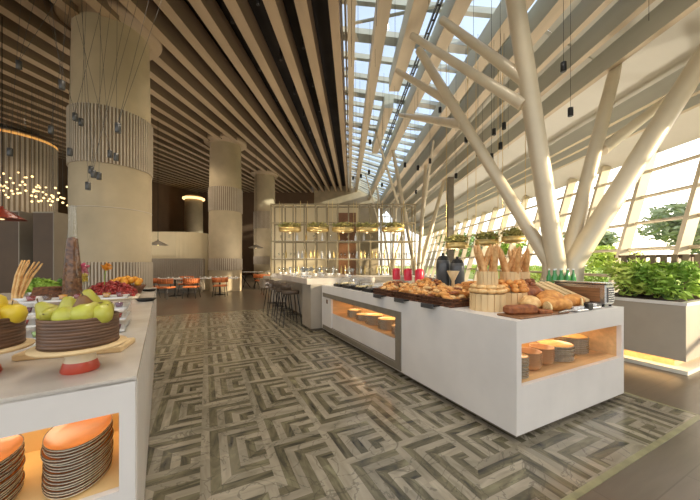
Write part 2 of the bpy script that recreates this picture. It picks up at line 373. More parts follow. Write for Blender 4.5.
for k, (ya, yb) in enumerate(((3.4, 2.9), (5.6, 6.2), (12, 13))):
    b = MB().tube([(.0, ya+1.4, ceil_z(0, ya+1.4)+.56), (3.2, yb-.6, ceil_z(3.2, yb-.6)+.56)], .035, 8)
    tag(b.build('tie_rod', M['steel']), ['slanting steel tie rod across the roof glass, first overhead', 'slanting steel tie rod across the roof glass, second overhead', 'slanting steel tie rod across the roof glass, farthest'][k], 'tie rod', 'tie rods under the roof glass')
g = slab('window_1', SKX0, 3.3, M['skyglass'], .80, .85, .02); struct(g)
g = slab('window_2', 3.3, 4.1, M['skyglass'], .85, .88, .02, Y0, 6.4); struct(g)
struct(slab('ceiling', 4.1, 5.6, M['cream'], .88, .72, .1, Y0, 6.4))
struct(slab('ceiling', 3.3, 5.6, M['cream'], .85, .72, .1, 6.4, Y1))
struct(slab('ceiling', 5.6, 7.0, M['cream'], .62, .42, .1))
struct(slab('ceiling', 7.0, 8.35, M['cream'], .42, .02, .1))
# deep fins on the sunny side
FX = [4.22, 4.66, 5.12]
for k, X in enumerate(FX):
    b = beam('ceiling_fin', X, .13, .42, Y0, 26, M['beam_sky'], 0, True)
    tag(b, 'deep grey fin with tan underside above the tree column, %s from the roof glass' % nth(k), 'ceiling fin', 'upper ceiling fins')
for k, X in enumerate((6.25, 6.62, 7.0)):
    b = beam('ceiling_fin', X, .12, .34, 2.2 if k else 2.9, 30, M['beam_sky'], -.02, True)
    tag(b, 'deep grey fin with tan underside near the glass wall, %s from the tree column side' % nth(k), 'ceiling fin', 'lower ceiling fins')
# ---------------------------------------------------------------- glass wall, leaning out
def WX(z): return 7.0+.28*z
ZT = 4.42
bays = []; y = 2.25
struct(MB().add([(7.0, -5, 0), (7.0, 2.25, 0), (WX(ZT)-.03, 2.25, ZT), (WX(ZT)-.03, -5, ZT), (7.3, -5, 0), (7.3, 2.25, 0), (8.4, 2.25, ZT), (8.4, -5, ZT)], [(0, 1, 2, 3), (7, 6, 5, 4), (1, 5, 6, 2), (0, 3, 7, 4), (3, 2, 6, 7)]).build('wall_sun_block', M['cream']))  # unseen solid stretch, added to keep low sun off the front floor
while y < 33: bays.append(y); y += 1.4
nb = 0
for k, y in enumerate(bays[:-1]):
    y2 = bays[k+1]
    p = MB().add([(WX(.1), y, .1), (WX(.1), y2, .1), (WX(ZT), y2, ZT), (WX(ZT), y, ZT)], [(0, 1, 2, 3)]).build('window_%d' % (k+3), M['glass']); struct(p)
    rl = MB()
    for z in (1.05, 1.75, 2.45, 3.16, 3.87): rl.tube([(WX(z)-.03, y, z), (WX(z)-.03, y2, z)], .045, 6)
    rl.build('window_rail', M['tree'], p)
    m_ = MB(); dd = .14
    z0, z1 = 0, ZT+.05
    m_.add([(WX(z0)-.26, y-.05, z0), (WX(z0), y-.05, z0), (WX(z0), y+.05, z0), (WX(z0)-.26, y+.05, z0), (WX(z1)-.26, y-.05, z1), (WX(z1), y-.05, z1), (WX(z1), y+.05, z1), (WX(z1)-.26, y+.05, z1)],
       [(3, 2, 1, 0), (4, 5, 6, 7), (0, 1, 5, 4), (1, 2, 6, 5), (2, 3, 7, 6), (3, 0, 4, 7)])
    m_.build('window_mullion', M['tree'], p)
struct(mb((6.7, 6.98, -5, 33, 0, .22)).build('baseboard_right', M['white']))
# end walls
struct(mb((-17.5, -4.0, 33.5, 33.8, 0, 10.6)).build('wall_back', M['wallbrown']))
struct(mb((-4.0, 3.2, 32.6, 32.9, 0, 10.4)).build('wall_back', M['column']))
struct(mb((-4.2, .5, 15.5, 15.7, 0, 4.5)).build('wall_middle', M['booth']))
struct(mb((-17.8, -17.5, 2, 33.8, 0, 10)).build('wall_left', M['wallbrown']))
ew = MB(); p = MB().add([(-4, 33.5, 0), (8.3, 33.5, 0), (8.3, 33.5, 4.4), (5, 33.5, 5.6), (3, 33.5, 9.4), (-4, 33.5, 10.6)], [(0, 1, 2, 3, 4, 5)]).build('window_40', M['glass']); struct(p)
for x in range(-4, 9, 1): ew.box(x-.05, x+.05, 33.35, 33.5, 0, 4.4 if x > 5 else 8)
for z in (1.05, 2.45, 3.87, 5.3, 6.7): ew.box(-4, 8.2 if z < 4.4 else 4.5, 33.4, 33.5, z-.04, z+.04)
ew.build('window_rail', M['tree'], p)
# ---------------------------------------------------------------- outside
tag(mb((7.6, 120, -40, 160, -.4, -.1)).build('lawn', M['grass']), 'sunny lawn outside the glass wall', 'lawn', kind='stuff')
tag(mb((9, 10.8, -30, 120, -.1, -.04)).build('terrace_path', M['paving']), 'pale paved terrace outside the glass wall', 'path')
def leaves(m, c, r, n, s, rz=1, seed=0, k=3):
    rr = random.Random(seed)
    for _ in range(n):
        while True:
            p = Vector((rr.uniform(-1, 1), rr.uniform(-1, 1), rr.uniform(-1, 1)))
            if p.length < 1: break
        p = Vector((p.x*r[0], p.y*r[1], p.z*r[2]))+Vector(c)
        d = Vector((rr.uniform(-1, 1), rr.uniform(-1, 1), rr.uniform(-.6, .8))).normalized(); e = d.cross(Vector((rr.uniform(-1, 1), rr.uniform(-1, 1), rr.uniform(-1, 1)))).normalized()
        q = s*rr.uniform(.6, 1.3); up = d.cross(e)*q*.18
        m.add([p-d*q, p+e*q*.42+up, p+d*q, p-e*q*.42+up], [(0, 1, 2), (0, 2, 3)])
def out_tree(loc, h, r, label, seed, n=1500, lm='tree_leaf', ls=.32):
    e = empty('garden_tree', loc, 0, label, 'tree', 'trees outside the glass wall')
    t = MB().tube([(0, 0, 0), (.1, 0, h*.35), (0, .1, h*.7)], [.22, .16, .06], 8)
    for k in range(5): a = k*1.3; t.tube([(0.05, 0, h*(.35+.06*k)), (math.cos(a)*r*.6, math.sin(a)*r*.6, h*(.6+.05*k))], [.08, .03], 6)
    t.build('trunk', M['bark'], e)
    c = MB()
    rr = random.Random(seed)
    for k in range(7): leaves(c, (rr.uniform(-.5, .5)*r, rr.uniform(-.5, .5)*r, h*.68+rr.uniform(-.22, .22)*h), (r*.55, r*.55, h*.16), n//7, ls, seed=seed*10+k)
    c.build('crown', M[lm], e)
# ---------------------------------------------------------------- round columns
def ribbed(r, z0, z1, n=64, d=.025):
    m = MB(); k = n*2; vs = []
    m.lathe([(r, z0), (r, z1)], n=k, smooth=False, mi=1)
    for i in range(n):
        a = 2*PI*i/n; w = PI/n*.55
        pts = [((r+d*(q in (1, 2)))*math.cos(a+t*w), (r+d*(q in (1, 2)))*math.sin(a+t*w)) for q, t in ((0, -1), (1, -.8), (2, .8), (3, 1))]
        m.add([(x, y, z) for z in (z0, z1) for x, y in pts], [(0, 1, 5, 4), (1, 2, 6, 5), (2, 3, 7, 6), (4, 5, 6, 7), (3, 2, 1, 0)])
    return m
def column(loc, r, top, bands, label, ring=True, seams=(2.4,), n=64):
    e = empty('round_column', (loc[0], loc[1], 0), 0, label, 'column')
    pr = [(r*.97, 0), (r, 1.0), (r*1.02, top*.45), (r*.99, top*.72), (r*.94, top)]
    b = MB(); b.lathe(pr, n=64)
    b.build('shaft', M['column'], e)
    def rad(z):
        for (ra, za), (rb, zb) in zip(pr, pr[1:]):
            if z <= zb: return ra+(rb-ra)*(z-za)/(zb-za)
        return r
    for z0, z1 in bands: ribbed(max(rad(z0), rad(z1))+.004, z0, z1, n).build('fluted_band', [M['rib'], M['groove']], e)
    for z in seams: MB().lathe([(rad(z)-.02, z-.01), (rad(z)+.006, z-.008), (rad(z)+.006, z+.008), (rad(z)-.02, z+.01)], n=64).build('joint_line', M['rib'], e)
    if ring:
        q = r*1.24
        MB().lathe([(r*.95, top-.12), (r*.98, top-.12), (r*.98, top-.03), (q, top-.05), (q+.05, top), (q+.05, top+.28), (q-.02, top+.28), (q-.04, top), (r*.9, top)], n=64, caps=False).build('capital_ring', M['beam'], e)
    return e
column((-5.36, 6.6), .72, 6.62, ((3.45, 4.62), (.75, 1.42)), 'thick fluted column rising behind the fruit counter', seams=(2.55,), n=80)
column((-6.3, 14.8), .77, 7.42, ((3.95, 5.1), (1.05, 1.62)), 'tall beige column beside the orange chairs', n=56, seams=())
column((-6.6, 22.6), .80, 8.2, ((4.0, 5.3), (1.3, 1.9)), 'beige column behind the column with the orange chairs', n=56, seams=())
c = column((-14.9, 12.9), 1.35, 6.9, (), 'wide drum column with glowing top edge behind the globe lights', ring=False, seams=())
ribbed(1.39, .1, 6.7, 60, .03).build('fluted_cladding', [M['rib'], M['groove']], c)
MB().lathe([(1.36, 6.72), (1.42, 6.72), (1.42, 6.80), (1.36, 6.80)], n=48, caps=False).build('light_ring', M['cove'], c)
c = column((-15.3, 28.6), .82, 7.9, (), 'small far column with a glowing collar above the cream booth', ring=False, seams=())
MB().lathe([(.74, 7.55), (.98, 7.60), (.98, 7.75), (.74, 7.75)], n=32, caps=False).build('light_ring', M['warm'], c)
# ---------------------------------------------------------------- branching steel columns
def tree_column(label, trunks, branches):
    base = trunks[0][0]
    e = empty('branching_column', (base[0], base[1], 0), 0, label, 'column', 'branching steel columns')
    o_ = Vector((base[0], base[1], 0))
    for t in trunks:
        MB().tube([Vector(p)-o_ for p in t[:-2]], [t[-2]+(t[-1]-t[-2])*i/(len(t)-3) for i in range(len(t)-2)], 24).build('trunk', M['tree'], e)
    for a, b, r0, r1 in branches: MB().tube([Vector(a)-o_, Vector(b)-o_], [r0, r1], 16).build('branch', M['tree'], e)
    MB().lathe([(.42, 0), (.42, .05), (.36, .08)], n=32).build('base_plate', M['steel'], e)
    return e
def ext(p, q, s): return Vector(p)+(Vector(q)-Vector(p))*s
Tb = Vector((3.6, 5.0, 0))
t1a, t1b = D(556, 262, 4.95), D(515, 0, 4.6)
t2a, t2b = D(549, 262, 5.05), D(419, 50, 6.3)
t3a, t3b = D(567, 262, 5.05), D(613, 78, 5.75)
t4a, t4b = D(574, 262, 4.95), D(700, 62, 4.75)
t5a = D(602, 150, 5.45)
tree_column('big branching steel column standing behind the bread counter',
    [(Tb, t1a, t1b, ext(t1a, t1b, 1.22), .158, .118), (Tb+Vector((-.05, .05, 0)), t2a, t2b, .14, .085), (Tb+Vector((.05, .05, 0)), t3a, t3b, ext(t3a, t3b, 1.08), .14, .09), (Tb+Vector((.08, -.03, 0)), t4a, t4b, ext(t4a, t4b, 1.2), .165, .135)],
    [(D(524, 80, 4.72), D(442, 20, 5.6), .095, .07), (D(523, 105, 4.75), D(412, 36, 5.9), .09, .065),
     (D(456, 106, 5.95), D(397, 71, 7.1), .09, .06), (D(463, 125, 5.8), D(400, 115, 9.3), .10, .06), (t5a, D(682, 88, 5.6), .11, .07)])
def small_tree(label, X, Y, s):
    T = Vector((X, Y, 0)); up = 4.6*s
    def P(dx, dy, z): return T+Vector((dx, dy, z))
    zc = lambda x, y: min(ceil_z(T.x+x, T.y+y)+.2, 9)
    tops = [(-1.2, .3), (.5, .4), (1.5, .6)]
    tr = [(T, P(dx*.12, dy*.1, 1.2), P(dx, dy, zc(dx, dy)), .14, .08) for dx, dy in tops]
    br = [(P(-.9, .2, 4.2), P(-2.2, -1.2, zc(-2.2, -1.2)), .07, .045), (P(.35, .3, 4.0), P(.2, -2, zc(.2, -2)), .07, .045)]
    tree_column(label, tr, br)
small_tree('smaller branching steel column beyond the metal screen end, by the glass wall', 3.3, 14.2, 1)
small_tree('branching steel column behind the middle of the metal screen', 3.4, 24, 1.2)
# post by the window wall
tag(mb((4.45, 4.7, 13.2, 13.45, 0, 5.3)).build('square_post', M['taupe']), 'slim dark square post beside the far branching column', 'post')
# ---------------------------------------------------------------- bread counter
def LB(m, name, material, par): return m.build(name, material, par)
rc = empty('buffet_counter', C0, A1, 'long white stone counter carrying the breads and pastries', 'counter')
LA, LBn = 1.71, 4.2
b = MB()
b.box(0, LA, 0, LBn, .82, .95)                                   # top slab
b.box(0, LA, 0, .04, .065, .44); b.box(0, LA, 0, .04, .77, .82)   # right end face pieces
b.box(0, .06, 0, .04, .44, .77); b.box(LA-.05, LA, 0, .04, .44, .77)
b.box(0, .04, .04, 1.475, .065, .82)                              # long face near part
b.box(LA-.04, LA, .04, LBn, .065, .82); b.box(.04, LA-.04, LBn-.04, LBn, .065, .82)
b.box(0, .04, 1.475, LBn, .065, .08); b.box(0, .04, 4.1, LBn, .08, .82); b.box(0, .04, 1.475, 4.1, .80, .82)
b.box(.03, .05, 1.59, 4.1, .155, .43)
LB(b, 'body', M['white'], rc)
LB(mb((.08, LA-.05, .06, LBn-.03, 0, .065)), 'plinth', M['kick'], rc)
n1 = MB(); n1.box(.06, LA-.05, .04, .55, .42, .44); n1.box(.06, LA-.05, .55, .57, .44, .77); n1.box(.06, LA-.05, .04, .57, .77, .785)
n1.box(.045, .06, .04, .57, .42, .785); n1.box(LA-.05, LA-.035, .04, .57, .42, .785); LB(n1, 'niche_lining', M['niche'], rc)
LB(mb((.1, LA-.1, .52, .535, .745, .765)), 'strip_light', M['warm'], rc)
fr = MB(); fr.box(-.015, .02, 1.475, 4.12, .72, .80); fr.box(-.015, .02, 1.475, 4.12, .08, .155); fr.box(-.015, .02, 1.475, 1.585, .155, .72)
LB(fr, 'niche_frame', M['taupe'], rc)
LB(mb((0.0, .04, 3.72, 4.1, .155, .72)), 'end_panel', M['white'], rc)
LB(mb((-.006, 0, 3.88, 3.95, .60, .68)), 'switch_plate', M['darkwood'], rc)
n2 = MB(); n2.box(.04, .5, 1.585, 3.72, .41, .43); n2.box(.5, .52, 1.585, 3.72, .41, .74); n2.box(.04, .52, 1.585, 3.72, .72, .74); n2.box(.04, .52, 1.57, 1.585, .41, .74); n2.box(.04, .52, 3.72, 3.735, .41, .74)
LB(n2, 'niche_lining', M['niche'], rc)
LB(mb((.44, .455, 1.7, 3.6, .70, .715)), 'strip_light', M['warm'], rc)
def counter_light(par, loc, sx, sy, power, rot):
    l = bpy.data.lights.new('niche_light', 'AREA'); l.shape = 'RECTANGLE'; l.size = sx; l.size_y = sy; l.energy = power; l.color = (1, .76, .46)
    o = bpy.data.objects.new('niche_light', l); COL.objects.link(o); o.parent = par; o.location = loc; o.rotation_euler = rot
counter_light(rc, (.85, .40, .755), 1.4, .05, 3, (R(0), 0, 0))
counter_light(rc, (.36, 2.6, .71), .05, 1.8, 3.5, (0, 0, 0))
# ---------------------------------------------------------------- drinks bar beyond
bar = empty('drinks_bar', C0, A1, 'pale bar with overhanging worktop beyond the bread counter', 'bar counter')
LB(mb((-.30, 1.3, 4.26, 7.8, .96, 1.08)), 'worktop', M['top'], bar)
LB(mb((-.22, 1.2, 4.26, 4.85, .05, .96), (.12, 1.2, 4.85, 7.7, .05, .96)), 'body', M['greypanel'], bar)
LB(mb((-.18, 1.15, 4.3, 4.8, 0, .05), (.16, 1.15, 4.8, 7.65, 0, .05)), 'plinth', M['kick'], bar)
st = empty('bar_stool', RC(-.42, 5.1), A1, 'dark bar stool closest to the bread counter', 'stool', 'bar stools along the drinks bar')
s = MB(); s.lathe([(.001, .70), (.19, .70), (.20, .73), (.19, .77), (.001, .78)], n=20); s.build('seat', M['tanleather'], st)
s = MB()
pts = [(.20*math.cos(a), .20*math.sin(a)) for a in [R(100+160*i/12) for i in range(13)]]
for (x0, y0), (x1, y1) in zip(pts, pts[1:]):
    s.add([(x0, y0, .80), (x1, y1, .80), (x1*1.05, y1*1.05, .93), (x0*1.05, y0*1.05, .93), (x0*1.1, y0*1.1, .80), (x1*1.1, y1*1.1, .80), (x1*1.15, y1*1.15, .93), (x0*1.15, y0*1.15, .93)],
          [(0, 1, 2, 3), (7, 6, 5, 4), (0, 4, 5, 1), (3, 2, 6, 7), (1, 5, 6, 2), (3, 7, 4, 0)], True)
s.build('backrest', M['tanleather'], st)
for sx in (-1, 1):
    for sy in (-1, 1): MB().tube([(sx*.12, sy*.12, .72), (sx*.21, sy*.20, 0)], [.014, .011], 8).build('leg', M['black'], st)
MB().tube([(.17*math.cos(a), .17*math.sin(a), .25) for a in [R(45+90*i) for i in range(5)]], .009, 6).build('foot_ring', M['black'], st)
for k, bb in enumerate((5.75, 6.4, 7.1)): dup(st, RC(-.42, bb), A1+R((-4, 3, 5)[k]), ['dark bar stool, second from the bread counter', 'dark bar stool, third from the bread counter', 'dark bar stool at the far end of the drinks bar'][k])
# ---------------------------------------------------------------- plates
def oval_plate(name, mm, sx, sy, rim=True, h=.018):
    m = MB(); m.lathe([(.001, .003), (.55, .002), (.72, 0), (1.0, h*.7), (1.0, h*.7+.006)], n=36, sx=sx, sy=sy, caps=False); m.lathe([(1.0, h*.7+.006), (.93, h*.7+.002), (.7, .005), (.001, .005)], n=36, sx=sx, sy=sy, mi=1, caps=False)
    return m
def stack(name, at, rz, n, step, sx, sy, mats, label_fn, group, cat='plate'):
    base = None
    for k in range(n):
        if base is None:
            e = empty(name, (at.x, at.y, at.z), rz, '', cat, group)
            m = oval_plate(name, None, sx, sy, h=step*1.7); m.build('dish', [M['plate'], M['plate_o'] if mats[0] is M['plate_o'] else M['plate_a']], e)
            MB().lathe([(.98, step*1.19+.0045), (1.004, step*1.19+.0045), (1.004, step*1.19+.0065), (.98, step*1.19+.0065), (.98, step*1.19+.0045)], n=36, sx=sx, sy=sy, caps=False).build('rim', M['rim'], e)
            base = e
            e['label'] = label_fn(0, n)
        else:
            j = random.uniform(-.004, .004)
            dup(base, (at.x+j, at.y+random.uniform(-.004, .004), at.z+k*step), rz+random.uniform(-.015, .015), label_fn(k, n))
def lab(what): 
    def f(k, n):
        if k == n-1: return what+', topmost plate'
        if k == 0: return what+', bottom plate'
        return what+', %s plate up' % nth(k)
    return f
stack('oval_plate', RC(.22, .2, .44), A1, 15, .0115, .115, .14, [M['plate']], lab('oval plate in the left end stack, short niche of the bread counter'), 'plates in the left end stack of the bread counter niche')
stack('dinner_plate', RC(1.02, .28, .44), A1, 13, .011, .165, .15, [M['plate']], lab('plate in the stack right of the brown bowls'), 'plates in the middle stack of the bread counter niche')
stack('dinner_plate', RC(1.42, .34, .44), A1, 15, .011, .155, .15, [M['plate']], lab('plate in the right end stack, short niche of the bread counter'), 'plates in the right end stack of the bread counter niche')
def bowl_mesh(r, h): return MB().lathe([(.001, 0), (r*.5, 0), (r*.85, h*.35), (r, h), (r*1.01, h+.003), (r*.96, h), (r*.8, h*.4), (.001, .008)], n=28)
for q, (a, bb) in enumerate(((.50, .22), (.74, .25))):
    at = RC(a, bb, .44); first = None
    for k in range(6):
        w = ['brown bowl in the left bowl stack beside the oval plates', 'brown bowl in the right bowl stack beside the plates'][q]
        l = w+(', topmost' if k == 5 else ', bottom' if k == 0 else ', %s up' % nth(k))
        if first is None: first = bowl_mesh(.105, .055).build('stacked_bowl', M['bowl']); tag(first, l, 'bowl', ['bowls in the left bowl stack', 'bowls in the right bowl stack'][q]); first.location = at
        else: dup(first, (at.x, at.y, at.z+k*.021), 0, l)
pos = [(.24, 1.82, 9, .12), (.26, 2.18, 12, .14), (.26, 2.55, 12, .14), (.26, 2.9, 8, .13), (.26, 3.25, 10, .13)]
for q, (a, bb, n, r) in enumerate(pos):
    stack('dinner_plate', RC(a, bb, .43), A1, n, .012, r, r, [M['plate']], lab('round plate in stack %s from the bread end, long side niche' % nth(q)), 'plates in the %s stack of the long side niche' % nth(q))
# ---------------------------------------------------------------- fruit counter
A3 = R(32.8); V2 = Vector((math.cos(A3), math.sin(A3), 0)); V1 = Vector((-math.sin(A3), math.cos(A3), 0)); L0 = Vector((-.85, 1.163, 0))
def LC(a, b, z=0): return L0+V2*a+V1*b+Vector((0, 0, z))
lc = empty('fruit_counter', L0, A3, 'pale stone counter carrying the fruit stands and salads', 'counter')
LW, LL = 2.0, 5.05
b = MB()
b.box(-LW, -.055, 0, .03, .03, .515); b.box(-LW, -.055, 0, .03, .82, .93); b.box(-.055, -.004, 0, .03, .03, .93); b.box(-LW, -1.35, 0, .03, .515, .82)
b.box(-.04, 0, .03, LL, .05, .93); b.box(-LW, -LW+.04, .03, LL, .05, .93); b.box(-LW+.04, -.04, LL-.04, LL, .05, .93); b.box(-LW, -.004, 0, .004, .93, .94)
LB(b, 'body', M['white'], lc)
LB(mb((-LW, 0, 0, LL, .93, .95)), 'worktop', M['top'], lc)
LB(mb((-LW+.05, -.05, .05, LL-.05, 0, .05)), 'plinth', M['kick'], lc)
n1 = MB(); n1.box(-1.35, -.055, .03, .52, .50, .515); n1.box(-1.35, -.055, .52, .54, .5, .835); n1.box(-1.35, -.055, .03, .54, .82, .835); n1.box(-.055, -.042, .03, .54, .5, .835)
LB(n1, 'niche_lining', mat('pale_niche_lining', (226, 196, 140), .5, var=.04, scale=4), lc)
LB(mb((-1.3, -.1, .49, .505, .80, .815)), 'strip_light', M['warm'], lc)
counter_light(lc, (-.65, .42, .80), 1.2, .05, 1.6, (0, 0, 0))
counter_light(lc, (-.35, .06, .815), .6, .03, .3, (0, 0, 0))
stack('oval_platter', LC(-.205, .21, .515), A3, 17, .0108, .105, .17, [M['plate_o']], lab('orange oval platter in the big fruit counter stack'), 'platters in the big stack of the fruit counter niche', 'platter')
stack('oval_platter', LC(-.475, .19, .515), A3, 16, .0108, .105, .15, [M['plate_o']], lab('orange oval platter in the stack cut by the edge'), 'platters in the cut off stack of the fruit counter niche', 'platter')
# fruit stands
def fruit_stand(loc, rz, label, bowl_r=.127, ped=True):
    e = empty('fruit_stand', loc, rz, label, 'fruit stand', 'pedestal fruit stands')
    MB().lathe([(.060, 0), (.064, .008), (.054, .042)], n=28).build('pedestal_foot', M['terracotta'], e)
    MB().lathe([(.054, .042), (.044, .09), (.044, .1)], n=28).build('pedestal_neck', M['ceramic'], e)
    MB().lathe([(.001, .098), (.152, .098), (.157, .104), (.157, .110), (.001, .113)], n=40).build('board', M['wood'], e)
    m = MB(); m.lathe([(.001, .113), (bowl_r, .113), (bowl_r+.003, .118)], n=48, caps=False)
    for k in range(9): z = .118+k*.0125; m.lathe([(bowl_r, z), (bowl_r+.0018, z+.002), (bowl_r+.0018, z+.010), (bowl_r, z+.0125)], n=48, caps=False)
    m.lathe([(bowl_r, .2305), (bowl_r-.01, .2305), (bowl_r-.012, .14), (.001, .135)], n=48, caps=False)
    m.build('wooden_bowl', M['darkwood'], e); return e
fs1 = Vector((-1.135, 1.23, .95))
fruit_stand(fs1, .3, 'dark ribbed wooden bowl of pears on a red and cream pedestal', )
fs2 = Vector((-1.49, 1.17, .95))
fruit_stand(fs2, .1, 'dark wooden bowl of yellow fruit on a pedestal, cut by the edge')
def pear_mesh(s=1.14):
    return [(.001, -.036*s), (.018*s, -.035*s), (.033*s, -.022*s), (.038*s, -.004*s), (.033*s, .016*s), (.022*s, .034*s), (.016*s, .046*s), (.010*s, .054*s), (.001, .056*s)]
pe = empty('pear', (0, 0, 0), 0, 'x', 'pear', 'pears in the ribbed bowl')
MB().lathe(pear_mesh(), n=20, caps=False).build('flesh', M['pear'], pe); MB().tube([(0, 0, .053), (.003, 0, .066), (.009, .002, .078)], .0022, 6).build('stem', M['bark'], pe)
per = empty('pear', (0, 0, 0), 0, 'x', 'pear', 'pears in the ribbed bowl')
MB().lathe(pear_mesh(1.08), n=20, caps=False).build('flesh', M['pear_r'], per); MB().tube([(0, 0, .05), (.003, 0, .066), (-.006, .002, .082)], .0022, 6).build('stem', M['bark'], per)
PL = [(-.115, -.05, .225, 35, -50, 'green pear leaning at the left rim of the ribbed bowl'), (-.06, -.085, .222, 75, 30, 'yellow green pear lying at the front left of the ribbed bowl'),
      (-.015, -.045, .238, 10, 0, 'upright green pear in the middle of the ribbed bowl'), (.02, -.10, .223, 80, 100, 'plump yellow green pear lying at the front of the ribbed bowl'),
      (.085, -.075, .230, 55, 160, 'bright green pear at the front right of the ribbed bowl'), (.13, -.02, .222, 60, -160, 'green pear at the right rim of the ribbed bowl'),
      (.03, .02, .262, 8, 0, 'green pear behind the brown one, top of the ribbed bowl'), (.07, .06, .235, 70, 60, 'green pear half hidden at the back right of the ribbed bowl'),
      (-.06, .04, .235, 60, -120, 'green pear half hidden at the back left of the ribbed bowl'), (-.01, .1, .225, 80, 90, 'green pear at the very back of the ribbed bowl')]
used_ = False
for x, y, z, tilt, yaw, l in PL:
    p = fs1+Vector((x*.76, y*.76, z+.014)); rot = (R(tilt)*math.cos(R(yaw)), R(tilt)*math.sin(R(yaw)), 0)
    if not used_: pe.location = p; pe.rotation_euler = rot; pe['label'] = l; used_ = True; P0 = pe
    else: dup(P0, p, rot=rot, label=l)
per.location = fs1+Vector((.045, -.03, .262)); per.rotation_euler = (R(20), R(8), 0); per['label'] = 'brown russet pear on top of the green pears'
lm0 = None
for k, (x, y, z, l) in enumerate([(.09, -.06, .235, 'yellow fruit at the front right of the edge bowl'), (.10, .03, .24, 'yellow fruit at the back right of the edge bowl'), (.03, -.09, .235, 'yellow fruit at the front of the edge bowl'),
        (.05, .0, .285, 'yellow fruit on top of the edge bowl'), (-.05, -.05, .24, 'yellow fruit at the left of the edge bowl'), (-.03, .06, .24, 'yellow fruit at the back of the edge bowl')]):
    if lm0 is None:
        lm0 = empty('yellow_apple', fs2+Vector((x, y, z)), 0, l, 'apple', 'yellow fruit in the edge bowl')
        MB().lathe([(.006, -.038), (.02, -.042), (.04, -.026), (.047, 0), (.041, .026), (.022, .04), (.008, .036), (.001, .03)], n=20).build('flesh', M['lemon'], lm0); MB().tube([(0, 0, .03), (.003, 0, .055)], .002, 5).build('stem', M['bark'], lm0)
    else: dup(lm0, fs2+Vector((x, y, z)), label=l, rz=k)
# low board behind the pear stand, white tray
o = MB(); o.rbox(-.21, .21, -.10, .10, 0, .03, .006); tag(o.build('serving_board', M['wood'], loc=G(80, 351, .95), rz=.35), 'pale wooden board lying behind the pear stand', 'board')
e = empty('white_tray', G(80, 318, .95)+Vector((-.12, .1, 0)), A3, 'white rimmed tray behind the pear stand', 'tray')
mb((-.33, .33, -.3, .3, 0, .01)).build('tray_base', M['white_cer'], e); mb((-.33, -.31, -.3, .3, .01, .035), (.31, .33, -.3, .3, .01, .035), (-.31, .31, -.3, -.28, .01, .035), (-.31, .31, .28, .3, .01, .035)).build('tray_rim', M['white_cer'], e)
# dessert rack with small cups
dr = empty('dessert_rack', LC(-.38, 1.15, .95), A3, 'four tier white rack of small dessert cups on the fruit counter', 'rack')
for k in range(4): mb((-.26, .26, -.20+.06*k, .20, .008+.065*k, .018+.065*k)).build('shelf', M['white_cer'], dr)
for q in (-.27, .26): mb((q, q+.01, -.20, .22, 0, .22)).build('side_panel', M['glassware'], dr)
cols = [M['purple'], M['tangerine'], M['leaf'], M['berry'], M['crumb'], M['granola']]
cup0 = {}
for k in range(4):
    for j in range(7):
        y = -.165+.06*k; mm = cols[(k*3+j*2) % 6]; key = mm.name
        lp = dr.location+V2*(-.22+.073*j)+V1*y+Vector((0, 0, .018+.065*k))
        l = 'dessert cup %s from the aisle, %s tier of the white rack' % (nth(6-j), ['lowest', 'second', 'third', 'top'][k])
        if key not in cup0:
            e = empty('dessert_cup', lp, A3, l, 'cup', 'dessert cups in the white rack'); MB().lathe([(.018, 0), (.026, .034), (.024, .034), (.017, .003)], n=14).build('glass', M['glassware'], e)
            MB().lathe([(.001, .003), (.0165, .003), (.0235, .030), (.001, .033)], n=14).build('filling', mm, e); cup0[key] = e
        else: dup(cup0[key], lp, A3, l)
# tall bottle with granola
e = empty('tall_glass_bottle', G(71, 305, .95)+Vector((-.08, .1, 0)), 0, 'very tall slim bottle, brown inside, on the fruit counter', 'bottle')
MB().lathe([(.088, 0), (.092, .03), (.082, .35), (.060, .62), (.042, .80), (.034, 1.04), (.038, 1.09)], n=28).build('bottle_glass', M['glass'], e)
MB().lathe([(.001, .01), (.080, .01), (.086, .03), (.076, .35), (.054, .62), (.045, .72), (.001, .74)], n=28).build('contents', M['granola'], e)
# breadsticks
bs = G(15, 308, .95)
e = empty('stick_holder', bs, 0, 'low round holder of the curved breadsticks', 'holder'); MB().lathe([(.055, 0), (.06, .08), (.05, .08), (.045, .01)], n=20).build('cup', M['wood'], e)
bs0 = None
for k in range(11):
    a = k*.57; lp = bs+Vector((.025*math.cos(a), .025*math.sin(a), .02)); l = 'long curved breadstick standing in the round holder'
    if bs0 is None: bs0 = MB().tube([(0, 0, 0), (.03, 0, .15), (.085, 0, .30), (.17, 0, .44)], [.008, .011, .011, .007], 8).build('breadstick', M['crust2'], loc=lp); tag(bs0, l, 'breadstick', 'breadsticks in the round holder')
    else: dup(bs0, lp, rot=(random.uniform(-.12, .12), random.uniform(-.16, .1), random.uniform(-.35, .35)), label=l)
# herbs and salad bowls
def leafy(name, loc, r, n, s, mm, label, cat, pot=None, seed=1, group=None):
    e = empty(name, loc, 0, label, cat, group); m = MB(); leaves(m, (0, 0, r[2]+.05), r, n, s, seed=seed); m.build('leaves', mm, e)
    if pot:
        MB().lathe([(pot*.6, 0), (pot, .07), (pot*.94, .07), (pot*.55, .008)], n=24).build('bowl', M['white_cer'], e)
    t = MB()
    for k in range(6): a = k; t.tube([(0, 0, .01), (math.cos(a)*r[0]*.5, math.sin(a)*r[1]*.5, r[2]+.04)], .004, 5)
    t.build('stem', M['leaf_d'], e); return e
leafy('herb_bowl', G(38, 297, .95), (.24, .14, .10), 420, .045, M['leaf'], 'heap of fresh green herbs in front of the dark cabinets', 'herbs', .1, 3)
leafy('herb_bowl', G(58, 293, .95)+Vector((.0, .1, 0)), (.1, .1, .09), 120, .045, M['leaf_d'], 'small pot of olive herbs beside the tall bottle', 'herbs', .08, 4)
